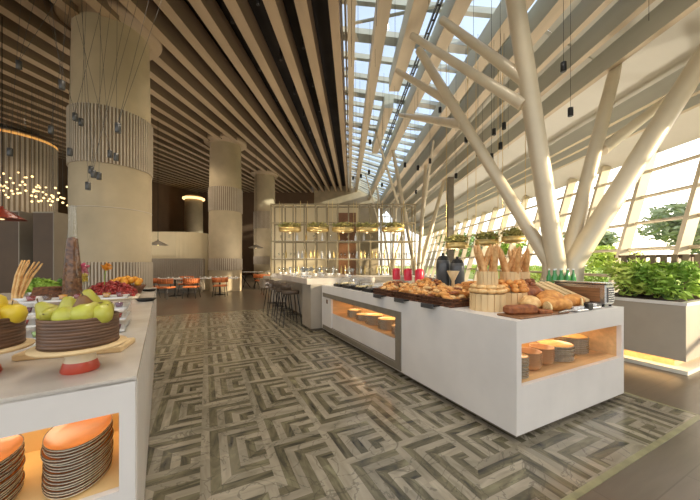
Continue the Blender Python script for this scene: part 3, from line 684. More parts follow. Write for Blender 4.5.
tag(MB().lathe([(.05, 0), (.11, .10), (.105, .10), (.045, .01)], n=28).build('salad_bowl', M['white_cer'], loc=G(28, 307, .95)), 'white bowl in front of the green herbs', 'bowl')
bw = empty('woven_basket', G(50, 299, .95), .2, 'brown basket of bread slices beside the herbs', 'basket'); b = MB(); b.rbox(-.15, .15, -.1, .1, 0, .09, .02); b.build('basket_body', M['wicker'], bw)
for k in range(5):
    l = 'toasted flat slice leaning in the brown basket, %s in the row' % nth(k); o = MB(); o.rbox(-.11, .11, -.006, .006, 0, .09, .004); o = o.build('toast_slice', M['granola'], loc=bw.location+Vector((-.02+.01*k, -.07+.035*k, .07)))
    o.rotation_euler = (R(-25), 0, .3); tag(o, l, 'toast', 'toast slices in the brown basket')
# berries, oranges, flowers
bb_ = LC(-.45, 3.25, .95)
be = empty('berry_tray', bb_, A3, 'low tray under the red berries', 'tray'); m = MB(); m.rbox(-.29, .29, -.26, .26, 0, .04, .02); m.build('tray_body', M['ceramic'], be)
m = MB(); rr = random.Random(5)
for k in range(420):
    x, y = rr.uniform(-.25, .25), rr.uniform(-.22, .22); z = .05+(.17*max(0, 1-(x/.3)**2-(y/.27)**2))*rr.uniform(.7, 1); m.ball((x, y, z), .019, n=7, m=5)
m.ball((0, 0, .04), .24, .21, .13)
tag(m.build('berry_heap', M['berry'], loc=bb_, rz=A3), 'heap of small red berries on the low tray', 'berries', kind='stuff')
ob = LC(-.34, 3.95, .95)
e = empty('fruit_basket', ob, 0, 'dark round basket under the yellow orange fruit', 'basket'); MB().lathe([(.16, 0), (.23, .12), (.21, .12), (.14, .01)], n=28).build('basket_body', M['wicker'], e)
MB().lathe([(.17, .0), (.17, .06)], n=20).build('riser', M['darkwood'], e)
o0 = None
for k in range(16):
    a = k*2.4; r = .055*math.sqrt(k); lp = ob+Vector((r*math.cos(a)*.95, r*math.sin(a)*.95, .15+.07*(1-k/16)))
    l = 'yellow orange fruit in the dark round basket'
    if o0 is None: o0 = MB().ball((0, 0, 0), .046, n=12, m=8).build('tangerine', M['tangerine'], loc=lp); tag(o0, l, 'tangerine', 'tangerines in the dark round basket')
    else: dup(o0, lp, label=l)
e = empty('flower_glass', LC(-.80, 3.75, .95), 0, 'stemmed glass layered with pink and yellow in front of the fluted column', 'glass')
MB().lathe([(.06, 0), (.06, .006), (.008, .02), (.008, .16), (.07, .19), (.085, .42), (.08, .42), (.065, .20)], n=20).build('glass', M['glassware'], e)
m = MB(); rr = random.Random(8)
for k in range(60): a = rr.uniform(0, 6.3); q = rr.uniform(0, .06); m.ball((q*math.cos(a), q*math.sin(a), rr.uniform(.30, .44)), .018, n=6, m=4)
m.build('pink_petals', M['pink'], e)
m = MB()
for k in range(40): a = rr.uniform(0, 6.3); q = rr.uniform(0, .055); m.ball((q*math.cos(a), q*math.sin(a), rr.uniform(.21, .31)), .018, n=6, m=4)
m.build('yellow_petals', M['lemon'], e)
e = empty('yellow_flower', G(84, 303, .95)+Vector((.02, .25, 0)), 0, 'single yellow flower on a stem beside the tall bottle', 'flower')
MB().tube([(0, 0, 0), (0, 0, .28), (.02, 0, .38)], .004, 5).build('stem', M['leaf'], e); m = MB(); leaves(m, (.03, 0, .40), (.05, .03, .04), 60, .03, seed=11); m.build('petals', M['tangerine'], e)
for k, (px, py, l) in enumerate(((146, 301, 'dark oval dish near the aisle edge of the fruit counter'), (149, 291, 'small dark oval dish at the far end of the fruit counter edge'))):
    tag(MB().lathe([(.001, 0), (.07, 0), (.10, .03), (.095, .03), (.06, .008), (.001, .008)], n=24, sx=1.1).build('oval_dish', M['black'], loc=G(px, py, .95)), l, 'dish', 'dark dishes on the fruit counter')
# ---------------------------------------------------------------- bread
ZC = .95
def loaf(L_, r, n=14, seg=10, flat=.8, bend=0, wob=0, seed=0, slash=0):
    rr = random.Random(seed); pts = []; rad = []
    for i in range(n+1):
        t = i/n; u = 2*t-1
        pts.append((u*L_/2, bend*(u*u-1), 0)); k = max(.02, (1-abs(u)**2.6))**.5
        k *= 1+wob*math.sin(t*PI*seg)+rr.uniform(-.02, .02)
        if slash: k *= 1-.06*(1 if int(t*slash*2) % 2 else 0)
        rad.append(r*k)
    return MB().tube(pts, rad, 14, True, True, flat)
# pastry baskets
def basket(a0, a1, b0, b1, label, h=.085):
    w, d = (a1-a0)/2, (b1-b0)/2; e = empty('wicker_basket', RC((a0+a1)/2, (b0+b1)/2, ZC), A1, label, 'basket', 'long wicker pastry baskets')
    m = MB()
    for k in range(5):
        z = .004+k*h/5; x, y = w-.012*(k % 2), d-.012*(k % 2)
        m.tube([(-x, -y, z+.007), (x, -y, z+.007), (x, y, z+.007), (-x, y, z+.007), (-x, -y, z+.007)], .0095, 6)
    m.box(-w+.01, w-.01, -d+.01, d-.01, 0, .01)
    m.build('woven_sides', M['wicker'], e)
    return e
cr0 = loaf(.10, .026, 12, 6, .85, -.03, .10, 1).build('croissant', M['crust']); cr1 = loaf(.085, .024, 12, 5, .9, 0, .08, 2).build('danish_pastry', M['crust2']); cr2 = loaf(.12, .022, 12, 7, .9, .02, .12, 3).build('croissant', M['crust3'])
CR = [cr0, cr1, cr0, cr2, cr0, cr1]; usedp = set()
def heap(a0, a1, b0, b1, n, top, where, group, base=ZC+.035, seed=0):
    rr = random.Random(seed)
    for k in range(n):
        a, b_ = rr.uniform(a0+.05, a1-.05), rr.uniform(b0+.05, b1-.05)
        u = (a-a0)/(a1-a0)*2-1; v = (b_-b0)/(b1-b0)*2-1
        dome = (1-abs(u)**3)*(1-abs(v)**3)
        z = base+top*dome*(.35+.65*(k/n))
        p = CR[rr.randrange(6)]; loc = RC(a, b_, z); rot = (rr.uniform(-.4, .4), rr.uniform(-.4, .4), rr.uniform(0, 6.3))
        kind = {'croissant': 'croissant', 'danish_pastry': 'pastry'}[p.name.split('.')[0]]
        tone = 'golden' if p is cr0 else 'dark baked' if p is cr2 else 'pale oval'
        l = '%s %s %s' % (tone, 'mini croissant' if kind == 'croissant' else 'pastry', where)
        if p.name not in usedp: usedp.add(p.name); c = p; c.location = loc; c.rotation_euler = rot; tag(c, l, kind, group)
        else: c = dup(p, loc, rot=rot, label=l, group=group)
        c.scale = (rr.uniform(.9, 1.2),)*3
W3 = ['closest to the round bread barrels', 'in the middle of the row', 'farthest from the bread barrels']
for q, (b0, b1) in enumerate(((.72, 1.22), (1.25, 1.72), (1.75, 2.22))):
    basket(.05, .55, b0, b1, 'wicker basket of pastries at the front edge, %s' % W3[q])
    heap(.05, .55, b0, b1, 98, .15, 'in the front wicker basket %s' % W3[q], 'pastries in the front basket %s' % W3[q], seed=q)
for q, (b0, b1) in enumerate(((.85, 1.55), (1.6, 2.3))):
    w = ['nearer the bread barrels', 'farther from the bread barrels'][q]
    basket(.62, 1.1, b0, b1, 'wicker basket of pastries in the back row, %s' % w)
    heap(.62, 1.1, b0, b1, 72, .17, 'in the back row basket %s' % w, 'pastries in the back row basket %s' % w, seed=q+7)
sg = empty('label_holder', RC(-.02, .95, .945), A1, 'x', 'sign holder', 'small black label holders')
mb((-.045, .03, -.10, .10, 0, .012)).build('plate', M['black'], sg); mb((-.06, -.045, -.09, .09, -.025, .02)).build('card_face', M['grey'], sg)
for k, bb in enumerate((.95, 1.45, 1.95)):
    l = 'small black label holder on the counter edge, %s from the bread barrels' % nth(k)
    if k == 0: sg['label'] = l; sg.location = RC(-.005, bb, .951)
    else: dup(sg, RC(-.005, bb, .951), A1, l)
# barrels with rolls and baguettes
def barrel(a, b_, s, l1, who, seed, nbag=5, roll='crust2'):
    at = RC(a, b_, ZC); e = empty('bread_barrel', at, A1, l1, 'barrel', 'wooden bread barrels')
    def staves(r, z0, z1, name, par):
        m = MB(); n = 18; m.lathe([(r*.94, z0), (r*.94, z1-.01)], n=n)
        for k in range(n):
            t0, t1 = 2*PI*k/n+.02, 2*PI*(k+1)/n-.02
            for ra, rb in ((r*.92, r),):
                vs = [(q*math.cos(t), q*math.sin(t), z) for z in (z0, z1) for q, t in ((ra, t0), (rb, t0), (rb, t1), (ra, t1))]
                m.add(vs, [(3, 2, 1, 0), (4, 5, 6, 7), (0, 1, 5, 4), (1, 2, 6, 5), (2, 3, 7, 6), (3, 0, 4, 7)])
        return m.build(name, M['wood'], par)
    r = .16*s; staves(r, 0, .16*s, 'lower_drum', e); staves(r*.6, .16*s, .37*s, 'upper_drum', e)
    rr = random.Random(seed); z0 = at.z
    first = None
    for lay in range(2 if roll == 'crust2' else 3):
        n = 11 if lay == 0 else 9
        for k in range(n):
            t = 2*PI*(k+.5*lay)/n; q = r*(.88-.10*lay)
            lp = Vector((at.x+q*math.cos(t), at.y+q*math.sin(t), z0+.16*s+.028+.036*lay)); l = '%s bread roll heaped round the %s' % ('long' if roll == 'crust2' else 'round', who)
            if first is None:
                first = (loaf(.105, .028, 10, 5, .8) if roll == 'crust2' else MB().ball((0, 0, 0), .036, .036, .028, 14, 9)).build('bread_roll', M[roll], loc=lp); first.rotation_euler = (0, 0, t+1.57); tag(first, l, 'bread roll', 'bread rolls round the %s' % who)
            else: dup(first, lp, rz=t+PI/2+rr.uniform(-.3, .3), label=l)
    b0 = None
    for k in range(nbag):
        t = 2*PI*k/nbag+.4; q = r*.34; lean = .36
        lp = Vector((at.x+q*math.cos(t), at.y+q*math.sin(t), z0+.30*s)); l = 'baguette standing in the %s' % who
        rot = (-math.sin(t)*lean*rr.uniform(.6, 1.1), math.cos(t)*lean*rr.uniform(.6, 1.1), t)
        if b0 is None:
            b0 = MB().tube([(0, 0, z*.34/9) for z in range(10)], [.020, .025, .027, .0255, .027, .0255, .027, .025, .020, .007], 12).build('baguette', M['baguette'], loc=lp); b0.rotation_euler = rot; tag(b0, l, 'baguette', 'baguettes in the %s' % who)
        else: dup(b0, lp, rot=rot, label=l)
barrel(.30, .50, 1.0, 'two tier wooden barrel at the counter edge, long rolls round it', 'wooden barrel at the counter edge', 1)
barrel(.66, .52, .98, 'two tier wooden barrel with round rolls, middle of three', 'middle wooden barrel', 2, roll='crust')
barrel(1.05, .66, .95, 'two tier wooden barrel closest to the bottles', 'wooden barrel closest to the bottles', 3, roll='crust3')
# loaves on boards
o = MB(); o.rbox(-.34, .34, -.11, .11, 0, .016, .005); tag(o.build('bread_board', M['walnut'], loc=RC(.44, .14, ZC), rz=A1), 'walnut board at the counter corner under the loaves', 'board')
def put(mesh, name, mm, a, b_, z, rz, label, cat, group=None, rot=None):
    o = mesh.build(name, mm, loc=RC(a, b_, ZC+z)); o.rotation_euler = rot or (0, 0, A1+rz); return tag(o, label, cat, group)
m = MB(); m.rbox(-.14, .14, -.055, .055, 0, .075, .018); put(m, 'rye_loaf', M['crust3'], .27, .15, .016, -.25, 'dark square rye loaf at the counter corner', 'bread loaf')
m = MB(); m.rbox(-.07, .07, -.045, .045, 0, .03, .006); put(m, 'rye_slice', M['crust3'], .48, .09, .016, -.2, 'thick cut slice of dark rye in front of the loaves', 'bread slice')
put(loaf(.34, .085, 16, 6, .8, 0, .02, 4), 'white_loaf', M['crust2'], .60, .27, .075, .6, 'pale oval loaf standing beside the dark rye loaf', 'bread loaf')
put(loaf(.30, .08, 16, 6, .85, 0, .02, 5), 'country_loaf', M['crust'], .76, .14, .07, -.5, 'half cut golden loaf in front of the tongs', 'bread loaf')
put(MB().tube([(0, 0, 0), (.012, 0, 0)], [.06, .062], 20, flat=.85), 'loaf_slice', M['crumb'], .58, .11, .055, -.5, 'pale cut face slice leaning on the golden loaf', 'bread slice')
put(loaf(.42, .10, 22, 12, .85, 0, .07, 6), 'braided_loaf', M['crust'], .96, .30, .09, .25, 'large ridged golden brown braided loaf', 'bread loaf')
put(loaf(.34, .095, 20, 9, .9, 0, .08, 7), 'braided_loaf', M['crust3'], .86, .46, .13, -.3, 'dark ridged braided loaf behind the golden one', 'bread loaf')
put(loaf(.30, .082, 16, 6, .85, 0, .02, 8), 'sandwich_loaf', M['crust'], 1.13, .18, .072, .1, 'brown loaf with its cut face towards the counter end', 'bread loaf')
put(MB().tube([(0, 0, 0), (.012, 0, 0)], [.062, .064], 20, flat=.9), 'loaf_slice', M['crumb'], 1.10, .10, .062, -.9, 'upright pale slice by the slatted bread rack', 'bread slice')
# tongs and knives
def tongs(a, b_, rz, label):
    e = empty('bread_tongs', RC(a, b_, ZC+.018), A1+rz, label, 'tongs', 'tongs on the bread counter')
    MB().tube([(-.15, 0, .006), (0, .012, .014), (.12, .03, .006)], .006, 6).build('upper_arm', M['black'], e); MB().tube([(-.15, 0, .006), (0, -.012, .012), (.12, -.03, .006)], .006, 6).build('lower_arm', M['chrome'], e)
tongs(.74, .03, .1, 'black tongs lying in front of the golden loaf'); tongs(.98, .10, -.35, 'black tongs lying between the loaves')
# metal trays
for k, (a, bb, l) in enumerate(((.98, .06, 'small steel tray at the counter front between the loaves'), (1.28, .09, 'small steel tray in front of the slatted rack'))):
    e = empty('steel_tray', RC(a, bb, ZC), A1, l, 'tray', 'small steel trays'); m = MB(); m.rbox(-.10, .10, -.045, .045, 0, .02, .006); m.build('tray_body', M['chrome'], e)
    for q in range(3): MB().lathe([(.018, .02), (.022, .045), (.018, .045)], (-.06+.06*q, 0, 0), n=12).build('jam_pot', M['white_cer'], e)
m = MB(); m.rbox(-.05, .05, -.03, .03, 0, .07, .01); put(m, 'bread_bin', M['black'], 1.12, .05, 0, 0, 'little black tent card stand by the steel trays', 'sign')
# slatted rack
e = empty('bread_rack', RC(1.29, .34, ZC), A1, 'slanted dark rack with pale wooden slats between loaves and toaster', 'rack')
m = MB(); m.add([(-.19, -.15, 0), (.16, -.15, 0), (.16, .22, 0), (-.19, .22, 0), (-.19, -.15, .05), (.16, -.15, .05), (.16, .22, .20), (-.19, .22, .20)], [(3, 2, 1, 0), (4, 5, 6, 7), (0, 1, 5, 4), (1, 2, 6, 5), (2, 3, 7, 6), (3, 0, 4, 7)])
m.build('wedge_base', M['darkwood'], e)
for k in range(3):
    x = -.18+.118*k; m = MB(); m.add([(x, -.17, .052), (x+.078, -.17, .052), (x+.078, .23, .216), (x, .23, .216), (x, -.17, .075), (x+.078, -.17, .075), (x+.078, .23, .238), (x, .23, .238)], [(3, 2, 1, 0), (4, 5, 6, 7), (0, 1, 5, 4), (1, 2, 6, 5), (2, 3, 7, 6), (3, 0, 4, 7)])
    m.build('slat', M['wood'], e)
# toaster
e = empty('toaster', RC(1.58, .31, ZC), A1, 'steel and glass conveyor toaster at the counter end', 'toaster')
m = MB(); m.rbox(-.085, .085, -.25, .25, .02, .235, .012); m.build('body', M['chrome'], e)
mb((-.089, -.08, -.20, .20, .05, .19)).build('side_window', M['walnut'], e); mb((-.065, .065, -.256, -.249, .05, .20)).build('front_grille', M['grey'], e)
g_ = MB()
for k in range(6): g_.tube([(-.06, -.26, .065+.023*k), (.06, -.26, .065+.023*k)], .004, 6)
g_.build('grille_bars', M['chrome'], e); mb((-.095, .095, -.26, .26, .235, .245)).build('top_plate', M['chrome'], e)
for sx in (-.07, .07):
    for sy in (-.22, .22): MB().lathe([(.012, 0), (.012, .022)], (sx, sy, 0), n=10).build('foot', M['black'], e)
# black dispensers
dp = empty('cereal_dispenser', RC(1.42, 2.25, ZC), A1, 'tall black lidded urn at the back of the pastry baskets, taller of the two', 'urn', 'black urns on the bread counter')
MB().lathe([(.095, .06), (.11, .08), (.115, .42), (.10, .50), (.001, .52)], n=28).build('urn_body', M['grey'], dp); MB().lathe([(.12, 0), (.12, .03), (.06, .06)], n=24).build('base', M['wood'], dp)
MB().lathe([(.10, .50), (.07, .56), (.02, .575), (.025, .61), (.001, .62)], n=24).build('lid', M['black'], dp)
dup(dp, RC(1.50, 2.02, ZC), A1, 'tall black lidded urn at the back of the pastry baskets, shorter of the two', scale=(1, 1, .9))
m = MB(); m.lathe([(.03, 0), (.02, .05), (.07, .11), (.065, .11), (.015, .05)], n=16); put(m, 'wooden_goblet', M['wood'], 1.2, 1.72, .0, 0, 'pale wooden flared holder in front of the black urns', 'holder')
tag(MB().lathe([(.03, 0), (.02, .2), (.085, .34), (.078, .34), (.015, .21)], n=16).build('wooden_goblet', M['wood'], loc=RC(.95, 1.57, ZC)), 'pale wooden flared vase rising out of the pastries', 'holder')
# red lanterns
ln = empty('red_lantern', RC(1.45, 3.0, ZC), A1, 'x', 'lantern', 'red lanterns behind the pastries')
MB().lathe([(.075, .10), (.085, .13), (.085, .30), (.06, .335), (.02, .345)], n=20).build('shade', M['red'], ln); MB().lathe([(.07, 0), (.06, .02), (.06, .10), (.07, .12)], n=20).build('glass_base', M['glassware'], ln)
MB().tube([(-.07, 0, .30), (-.05, 0, .42), (0, 0, .45), (.05, 0, .42), (.07, 0, .30)], .004, 6).build('handle', M['black'], ln)
for k, (a, bb) in enumerate(((1.5, 2.95), (1.5, 3.3), (1.5, 3.7))):
    l = ['red lantern closest to the black urns', 'middle one of the three red lanterns', 'red lantern closest to the metal screen'][k]
    if k == 0: ln.location = RC(a, bb, ZC); ln['label'] = l
    else: dup(ln, RC(a, bb, ZC), A1, l)
# black trays at far part
for k in range(4):
    bb = 2.5+.38*k; e = empty('deli_tray', RC(.28, bb, ZC), A1, 'dark serving tray of cheese on the counter, %s beyond the wicker baskets' % nth(k), 'tray', 'dark serving trays')
    m = MB(); m.rbox(-.2, .2, -.15, .15, 0, .05, .01); m.build('tray_body', M['black'], e)
    m = MB(); rr = random.Random(k)
    for q in range(26): m.ball((rr.uniform(-.16, .16), rr.uniform(-.11, .11), .058), .026, .02, .016, 7, 5)
    m.build('pieces', M['crumb'] if k % 2 else M['greypanel'], e)
    MB().lathe([(.13, .05), (.13, .12), (.09, .17), (.001, .19)], n=20).build('dome', M['glassware'], e)
# rear service table with bottles on ice
e = empty('service_table', RC(2.40, .95, 0), A1, 'low white service table under the green bottles', 'table'); mb((-.45, .45, -.3, .3, .97, 1.02)).build('tabletop', M['white'], e); mb((-.42, .42, -.27, .27, .02, .97)).build('cabinet', M['white'], e)
mb((-.40, .40, -.25, .25, 0, .02)).build('plinth', M['kick'], e)
tb = RC(2.40, .95, 1.02)
e = empty('ice_bowl', tb, A1, 'wide glass bowl holding the green bottles', 'bowl'); MB().lathe([(.16, 0), (.28, .12), (.27, .12), (.15, .01)], n=32, sx=1.3).build('bowl', M['glassware'], e)
b0 = None
for k in range(8):
    lp = tb+U2*(-.27+.078*k)+U1*(.06 if k % 2 else -.05)+Vector((0, 0, .03)); l = 'green glass bottle in the wide glass bowl, %s from the bread' % nth(k)
    if b0 is None:
        b0 = empty('water_bottle', lp, 0, l, 'bottle', 'green bottles in the glass bowl'); MB().lathe([(.03, 0), (.034, .01), (.034, .15), (.014, .20), (.013, .25)], n=14).build('glass', M['bottle'], b0); MB().lathe([(.015, .25), (.015, .27)], n=12).build('cap', M['white_cer'], b0)
    else: dup(b0, lp, 0, l)
# ---------------------------------------------------------------- planter with greenery
PC = Vector((4.2, 3.65, 0))
e = empty('planter_box', PC, A1, 'grey beige planter wall glowing at its foot beside the bread counter', 'planter')
mb((0, 2.6, 0, 1.05, .16, .86)).build('body', M['greypanel'], e); mb((-.01, 2.6, -.01, 1.06, .86, .90)).build('coping', M['white'], e)
mb((.14, 2.5, .14, .95, .05, .16)).build('recess', M['niche'], e); mb((-.02, 2.55, -.02, 1.05, 0, .05)).build('foot_ledge', M['cream'], e)
mb((.06, 2.5, .06, 1.0, .86, .905)).build('soil', M['soil'], e)
l_ = bpy.data.lights.new('ledge_light', 'AREA'); l_.shape = 'RECTANGLE'; l_.size = .08; l_.size_y = .9; l_.energy = 1.6; l_.color = (1, .68, .34)
lo = bpy.data.objects.new('ledge_light', l_); COL.objects.link(lo); lo.parent = e; lo.location = (.07, .5, .15)
def PW(a, b_, z): return PC+U2*a+U1*b_+Vector((0, 0, z))
def shrub(a, b_, h, r, n, mm, label, seed, ls=.055):
    e = empty('leafy_plant', PW(a, b_, .905), 0, label, 'plant', 'leafy plants in the planter'); m = MB(); t = MB(); rr = random.Random(seed)
    for k in range(9):
        x, y = rr.uniform(-.7, .7)*r, rr.uniform(-.7, .7)*r; z = h*rr.uniform(.35, .85)
        t.tube([(x*.2, y*.2, 0), (x*.7, y*.7, z*.6), (x, y, z)], [.008, .006, .003], 5); leaves(m, (x, y, z), (r*.42, r*.42, h*.24), n//9, ls, seed=seed*31+k)
    leaves(m, (0, 0, h*.25), (r*.9, r*.9, h*.25), n//4, ls, seed=seed+99)
    t.build('stem', M['leaf_d'], e); m.build('foliage', mm, e)
shrub(.30, .22, .50, .30, 620, M['leaf'], 'dense bright green plant at the aisle corner of the planter', 1)
shrub(.34, .62, .60, .30, 620, M['leaf_y'], 'yellow green plant, tallest in the planter', 2)
shrub(.75, .30, .52, .28, 520, M['leaf'], 'green plant in front of the slat screen, inner side of the planter', 3)
shrub(.80, .78, .60, .26, 420, M['leaf_d'], 'deep green plant behind the yellow green one', 4)
shrub(1.3, .6, .5, .26, 320, M['leaf'], 'small green plant behind the slat screen', 5)
sc_ = empty('slat_screen', PW(.75, .02, .905), A1, 'brown vertical slat screen standing in the planter behind the leaves', 'screen')
m = MB()
for k in range(8): m.box(-.02+.0, .03, .03+k*.115, .09+k*.115, .0, .62)
m.build('slat', M['walnut'] if False else mat('screen_slat', (128, 110, 84), .7, var=.08, scale=8, stretch=(8, 8, 1)), sc_)
for z in (0, .58): mb((.03, .045, 0, .95, z, z+.04)).build('rail', M['darkwood'], sc_)
s2 = empty('slat_screen', PW(.85, .25, .905), A1, 'brown vertical slat screen at the open side of the planter', 'screen'); m = MB()
for k in range(13): m.box(.03+k*.115, .09+k*.115, -.02, .03, 0, .60)
m.build('slat', MATS['screen_slat'], s2); 
for z in (0, .56): mb((0, 1.55, .03, .045, z, z+.04)).build('rail', M['darkwood'], s2)
# ---------------------------------------------------------------- metal screen with planters
SY = 10.4
def SXp(px): return (px-350)/F*SY
sx0, sx1 = SXp(271), SXp(415)
zt = CH+59.5/F*SY
e = empty('metal_grid_screen', (0, SY, 0), 0, 'tall champagne metal grid screen with glass shelves behind the drinks bar', 'screen')
nbx = 13
for dy in (0, .5):
    for k in range(nbx+1):
        x = sx0+(sx1-sx0)*k/nbx; mb((x-.022, x+.022, dy-.022, dy+.022, 0, zt)).build('post', M['post'], e)
    for z in (zt-.03, CH+40/F*SY, CH+21.5/F*SY, CH+3.5/F*SY): mb((sx0, sx1, dy-.025, dy+.025, z-.02, z+.02)).build('crossbar', M['post'], e)
m = MB()
for k in range(nbx+1): x = sx0+(sx1-sx0)*k/nbx; m.box(x-.02, x+.02, 0, .5, zt-.05, zt-.01)
m.build('top_tie', M['tree'], e)
for z in (CH+3.5/F*SY+.03, CH+21.5/F*SY+.03, 1.0): mb((sx0, sx1, .03, .47, z, z+.015)).build('glass_shelf', M['glassware'], e)
bc = empty('back_bar_cabinet', (0, SY, 0), 0, 'low cabinet under the metal grid screen', 'cabinet'); mb((sx0+.1, sx1-.1, -.35, -.05, .05, .92)).build('body', M['greypanel'], bc); mb((sx0+.08, sx1-.08, -.38, -.04, .92, .97)).build('worktop', M['top'], bc); mb((sx0+.15, sx1-.15, -.3, -.1, 0, .05)).build('plinth', M['kick'], bc)
# glasses and bottles on the shelves
def wineglass():
    e = empty('wine_glass', (0, 0, 0), 0, 'x', 'glass', 'x'); MB().lathe([(.035, 0), (.005, .01), (.005, .09), (.038, .13), (.035, .20), (.033, .20), (.035, .13), (.003, .10)], n=12).build('glass', M['glassware'], e); return e
wg = wineglass()
sb = MB().lathe([(.034, 0), (.036, .18), (.014, .24), (.014, .30), (.001, .30)], n=12).build('spirit_bottle', M['gold']); tag(sb, 'x', 'bottle', 'x')
sb2 = MB().lathe([(.04, 0), (.042, .15), (.016, .22), (.016, .27), (.001, .27)], n=12).build('spirit_bottle', M['white_cer']); tag(sb2, 'x', 'bottle', 'x')
seen = set(); rr = random.Random(3)
def place(o, lp, label, group):
    if o.name not in seen: seen.add(o.name); o.location = lp; o['label'] = label; o['group'] = group; return o
    return dup(o, lp, label=label, group=group)
for si, z in enumerate((CH+3.5/F*SY+.046, 1.016, CH+21.5/F*SY+.046)):
    for k in range(34 if si < 2 else 16):
        x = sx0+.15+(sx1-sx0-.3)*(k+.5)/(34 if si < 2 else 16); kd = rr.random(); yq = SY+rr.uniform(.12, .38)
        nm = ['middle', 'lowest', 'upper'][si]
        if kd < .5: place(wg, (x, yq, z), 'wine glass on the %s glass shelf of the grid screen' % nm, 'wine glasses on the %s shelf' % nm)
        elif kd < .75: place(sb, (x, yq, z), 'amber bottle on the %s glass shelf of the grid screen' % nm, 'amber bottles on the %s shelf' % nm)
        else: place(sb2, (x, yq, z), 'pale bottle on the %s glass shelf of the grid screen' % nm, 'pale bottles on the %s shelf' % nm)
# glassware on the bar top
for k in range(46):
    a, bb = rr.uniform(-.15, 1.1), rr.uniform(4.5, 7.7); place(wg, RC(a, bb, 1.08), 'wine glass set out on the drinks bar worktop', 'wine glasses on the drinks bar')
tea = MB().lathe([(.001, 0), (.03, 0), (.045, .05), (.042, .05), (.001, .01)], n=14).build('tea_cup', M['white_cer']); tag(tea, 'x', 'cup', 'x')
for k in range(26): place(tea, RC(rr.uniform(-.2, 1.1), rr.uniform(4.4, 7.7), 1.08), 'white cup set out on the drinks bar worktop', 'white cups on the drinks bar')
# gold hanging planters
def hang_planter(loc, r, label, seed, top):
    e = empty('hanging_planter', loc, 0, label, 'hanging planter', 'brass hanging planters'); MB().lathe([(.001, -.07), (r*.8, -.07), (r, -.04), (r, .08), (r*.96, .08), (r*.95, -.02), (r*.7, -.05), (.001, -.05)], n=32, sy=.7).build('brass_dish', M['gold'], e)
    for sx in (-1, 1): MB().tube([(sx*r*.95, 0, .04), (sx*r*.95, 0, top-loc[2])], .006, 5).build('hanger_rod', M['gold'], e)
    m = MB(); leaves(m, (0, 0, .16), (r*1.05, r*.7, .10), 190, .06, seed=seed); m.build('foliage', M['leaf_g'], e)
    MB().lathe([(.02, -.11), (.03, -.09), (.03, -.07)], n=12).build('lamp', M['bulb'], e); return e
for k, px in enumerate((290, 318, 343, 367, 393)):
    p = D(px, 230, 9.95); hang_planter(p, .38, 'brass dish planter hanging before the grid screen, %s from the dining room' % nth(k), k, ceil_z(p.x, p.y) if k < 0 else zt)
for k, (px, py, Y) in enumerate(((457, 246, 7.0), (487, 243, 6.8), (514, 240, 6.6))):
    p = D(px, py, Y); hang_planter(p, .27, 'brass dish planter with trailing greens hanging by the tree column, %s from the urns' % nth(k), k+7, ceil_z(p.x, p.y)+.4)
# copper lit box seen through the screen
tag(mb((-.5, .25, 12.2, 12.5, 0, 3.5)).build('lit_cabinet', M['walnut']), 'tall copper brown cabinet seen through the grid screen', 'cabinet')
# ---------------------------------------------------------------- dining area
dt = empty('dining_table', G(172, 298.5), .0, 'white topped dining table in front of the ribbed banquette', 'table', 'white dining tables')
m = MB(); m.rbox(-.75, .75, -.38, .38, .72, .755, .01); m.build('tabletop', M['white_cer'], dt); MB().lathe([(.24, 0), (.24, .02), (.035, .05), (.035, .72)], n=20).build('pedestal', M['black'], dt)
dt.location = (-7.4, 12.35, 0)
dup(dt, (-5.75, 12.9, 0), 0, 'white topped dining table beside the tall beige column')
ch = empty('dining_chair', (0, 0, 0), 0, 'x', 'chair', 'orange dining chairs')
m = MB(); m.rbox(-.25, .25, -.22, .24, .42, .48, .02); m.build('seat', M['orange'], ch)
m = MB()
pts = [(.28*math.cos(a), .26*math.sin(a)) for a in [R(180+180*i/12) for i in range(13)]]
for (x0, y0), (x1, y1) in zip(pts, pts[1:]):
    m.add([(x0, y0, .60), (x1, y1, .60), (x1*1.05, y1*1.05, .80), (x0*1.05, y0*1.05, .80), (x0*1.1, y0*1.1, .60), (x1*1.1, y1*1.1, .60), (x1*1.15, y1*1.15, .80), (x0*1.15, y0*1.15, .80)], [(0, 1, 2, 3), (7, 6, 5, 4), (0, 4, 5, 1), (3, 2, 6, 7), (1, 5, 6, 2), (3, 7, 4, 0)], True)
m.build('backrest', M['orange'], ch)
for sx in (-1, 1):
    for sy in (-1, 1): MB().tube([(sx*.2, sy*.18, .43), (sx*.25, sy*.24, 0)], [.014, .012], 6).build('leg', M['black'], ch)
    MB().tube([(sx*.24, -.05, .44), (sx*.28, -.08, .66)], .012, 6).build('arm_post', M['black'], ch)
CHP = [((-7.15, 11.35), -.15, 'orange chair with curved back, closest to the fruit counter'), ((-6.35, 11.7), .1, 'orange chair with curved back, middle of the near side'),
       ((-5.45, 12.25), .2, 'orange chair closest to the tall beige column'), ((-7.95, 11.6), -.1, 'orange chair mostly hidden by the fruit counter end'), ((-7.4, 13.2), PI, 'orange chair on the banquette side of the table')]
for k, ((x, y), rz, l) in enumerate(CHP):
    if k == 0: ch.location = (x, y, 0); ch.rotation_euler = (0, 0, rz); ch['label'] = l
    else: dup(ch, (x, y, 0), rz, l)
ch2 = empty('lounge_chair', (-3.6, 13.0, 0), .5, 'beige upholstered lounge chair beside the bar stools', 'armchair')
m = MB(); m.rbox(-.32, .32, -.3, .3, .25, .45, .04); m.build('seat', M['fabric'], ch2); m = MB(); m.rbox(-.34, .34, -.36, -.26, .3, .85, .03); m.rbox(-.36, -.28, -.3, .3, .3, .68, .03); m.rbox(.28, .36, -.3, .3, .3, .68, .03); m.build('backrest', M['fabric'], ch2)
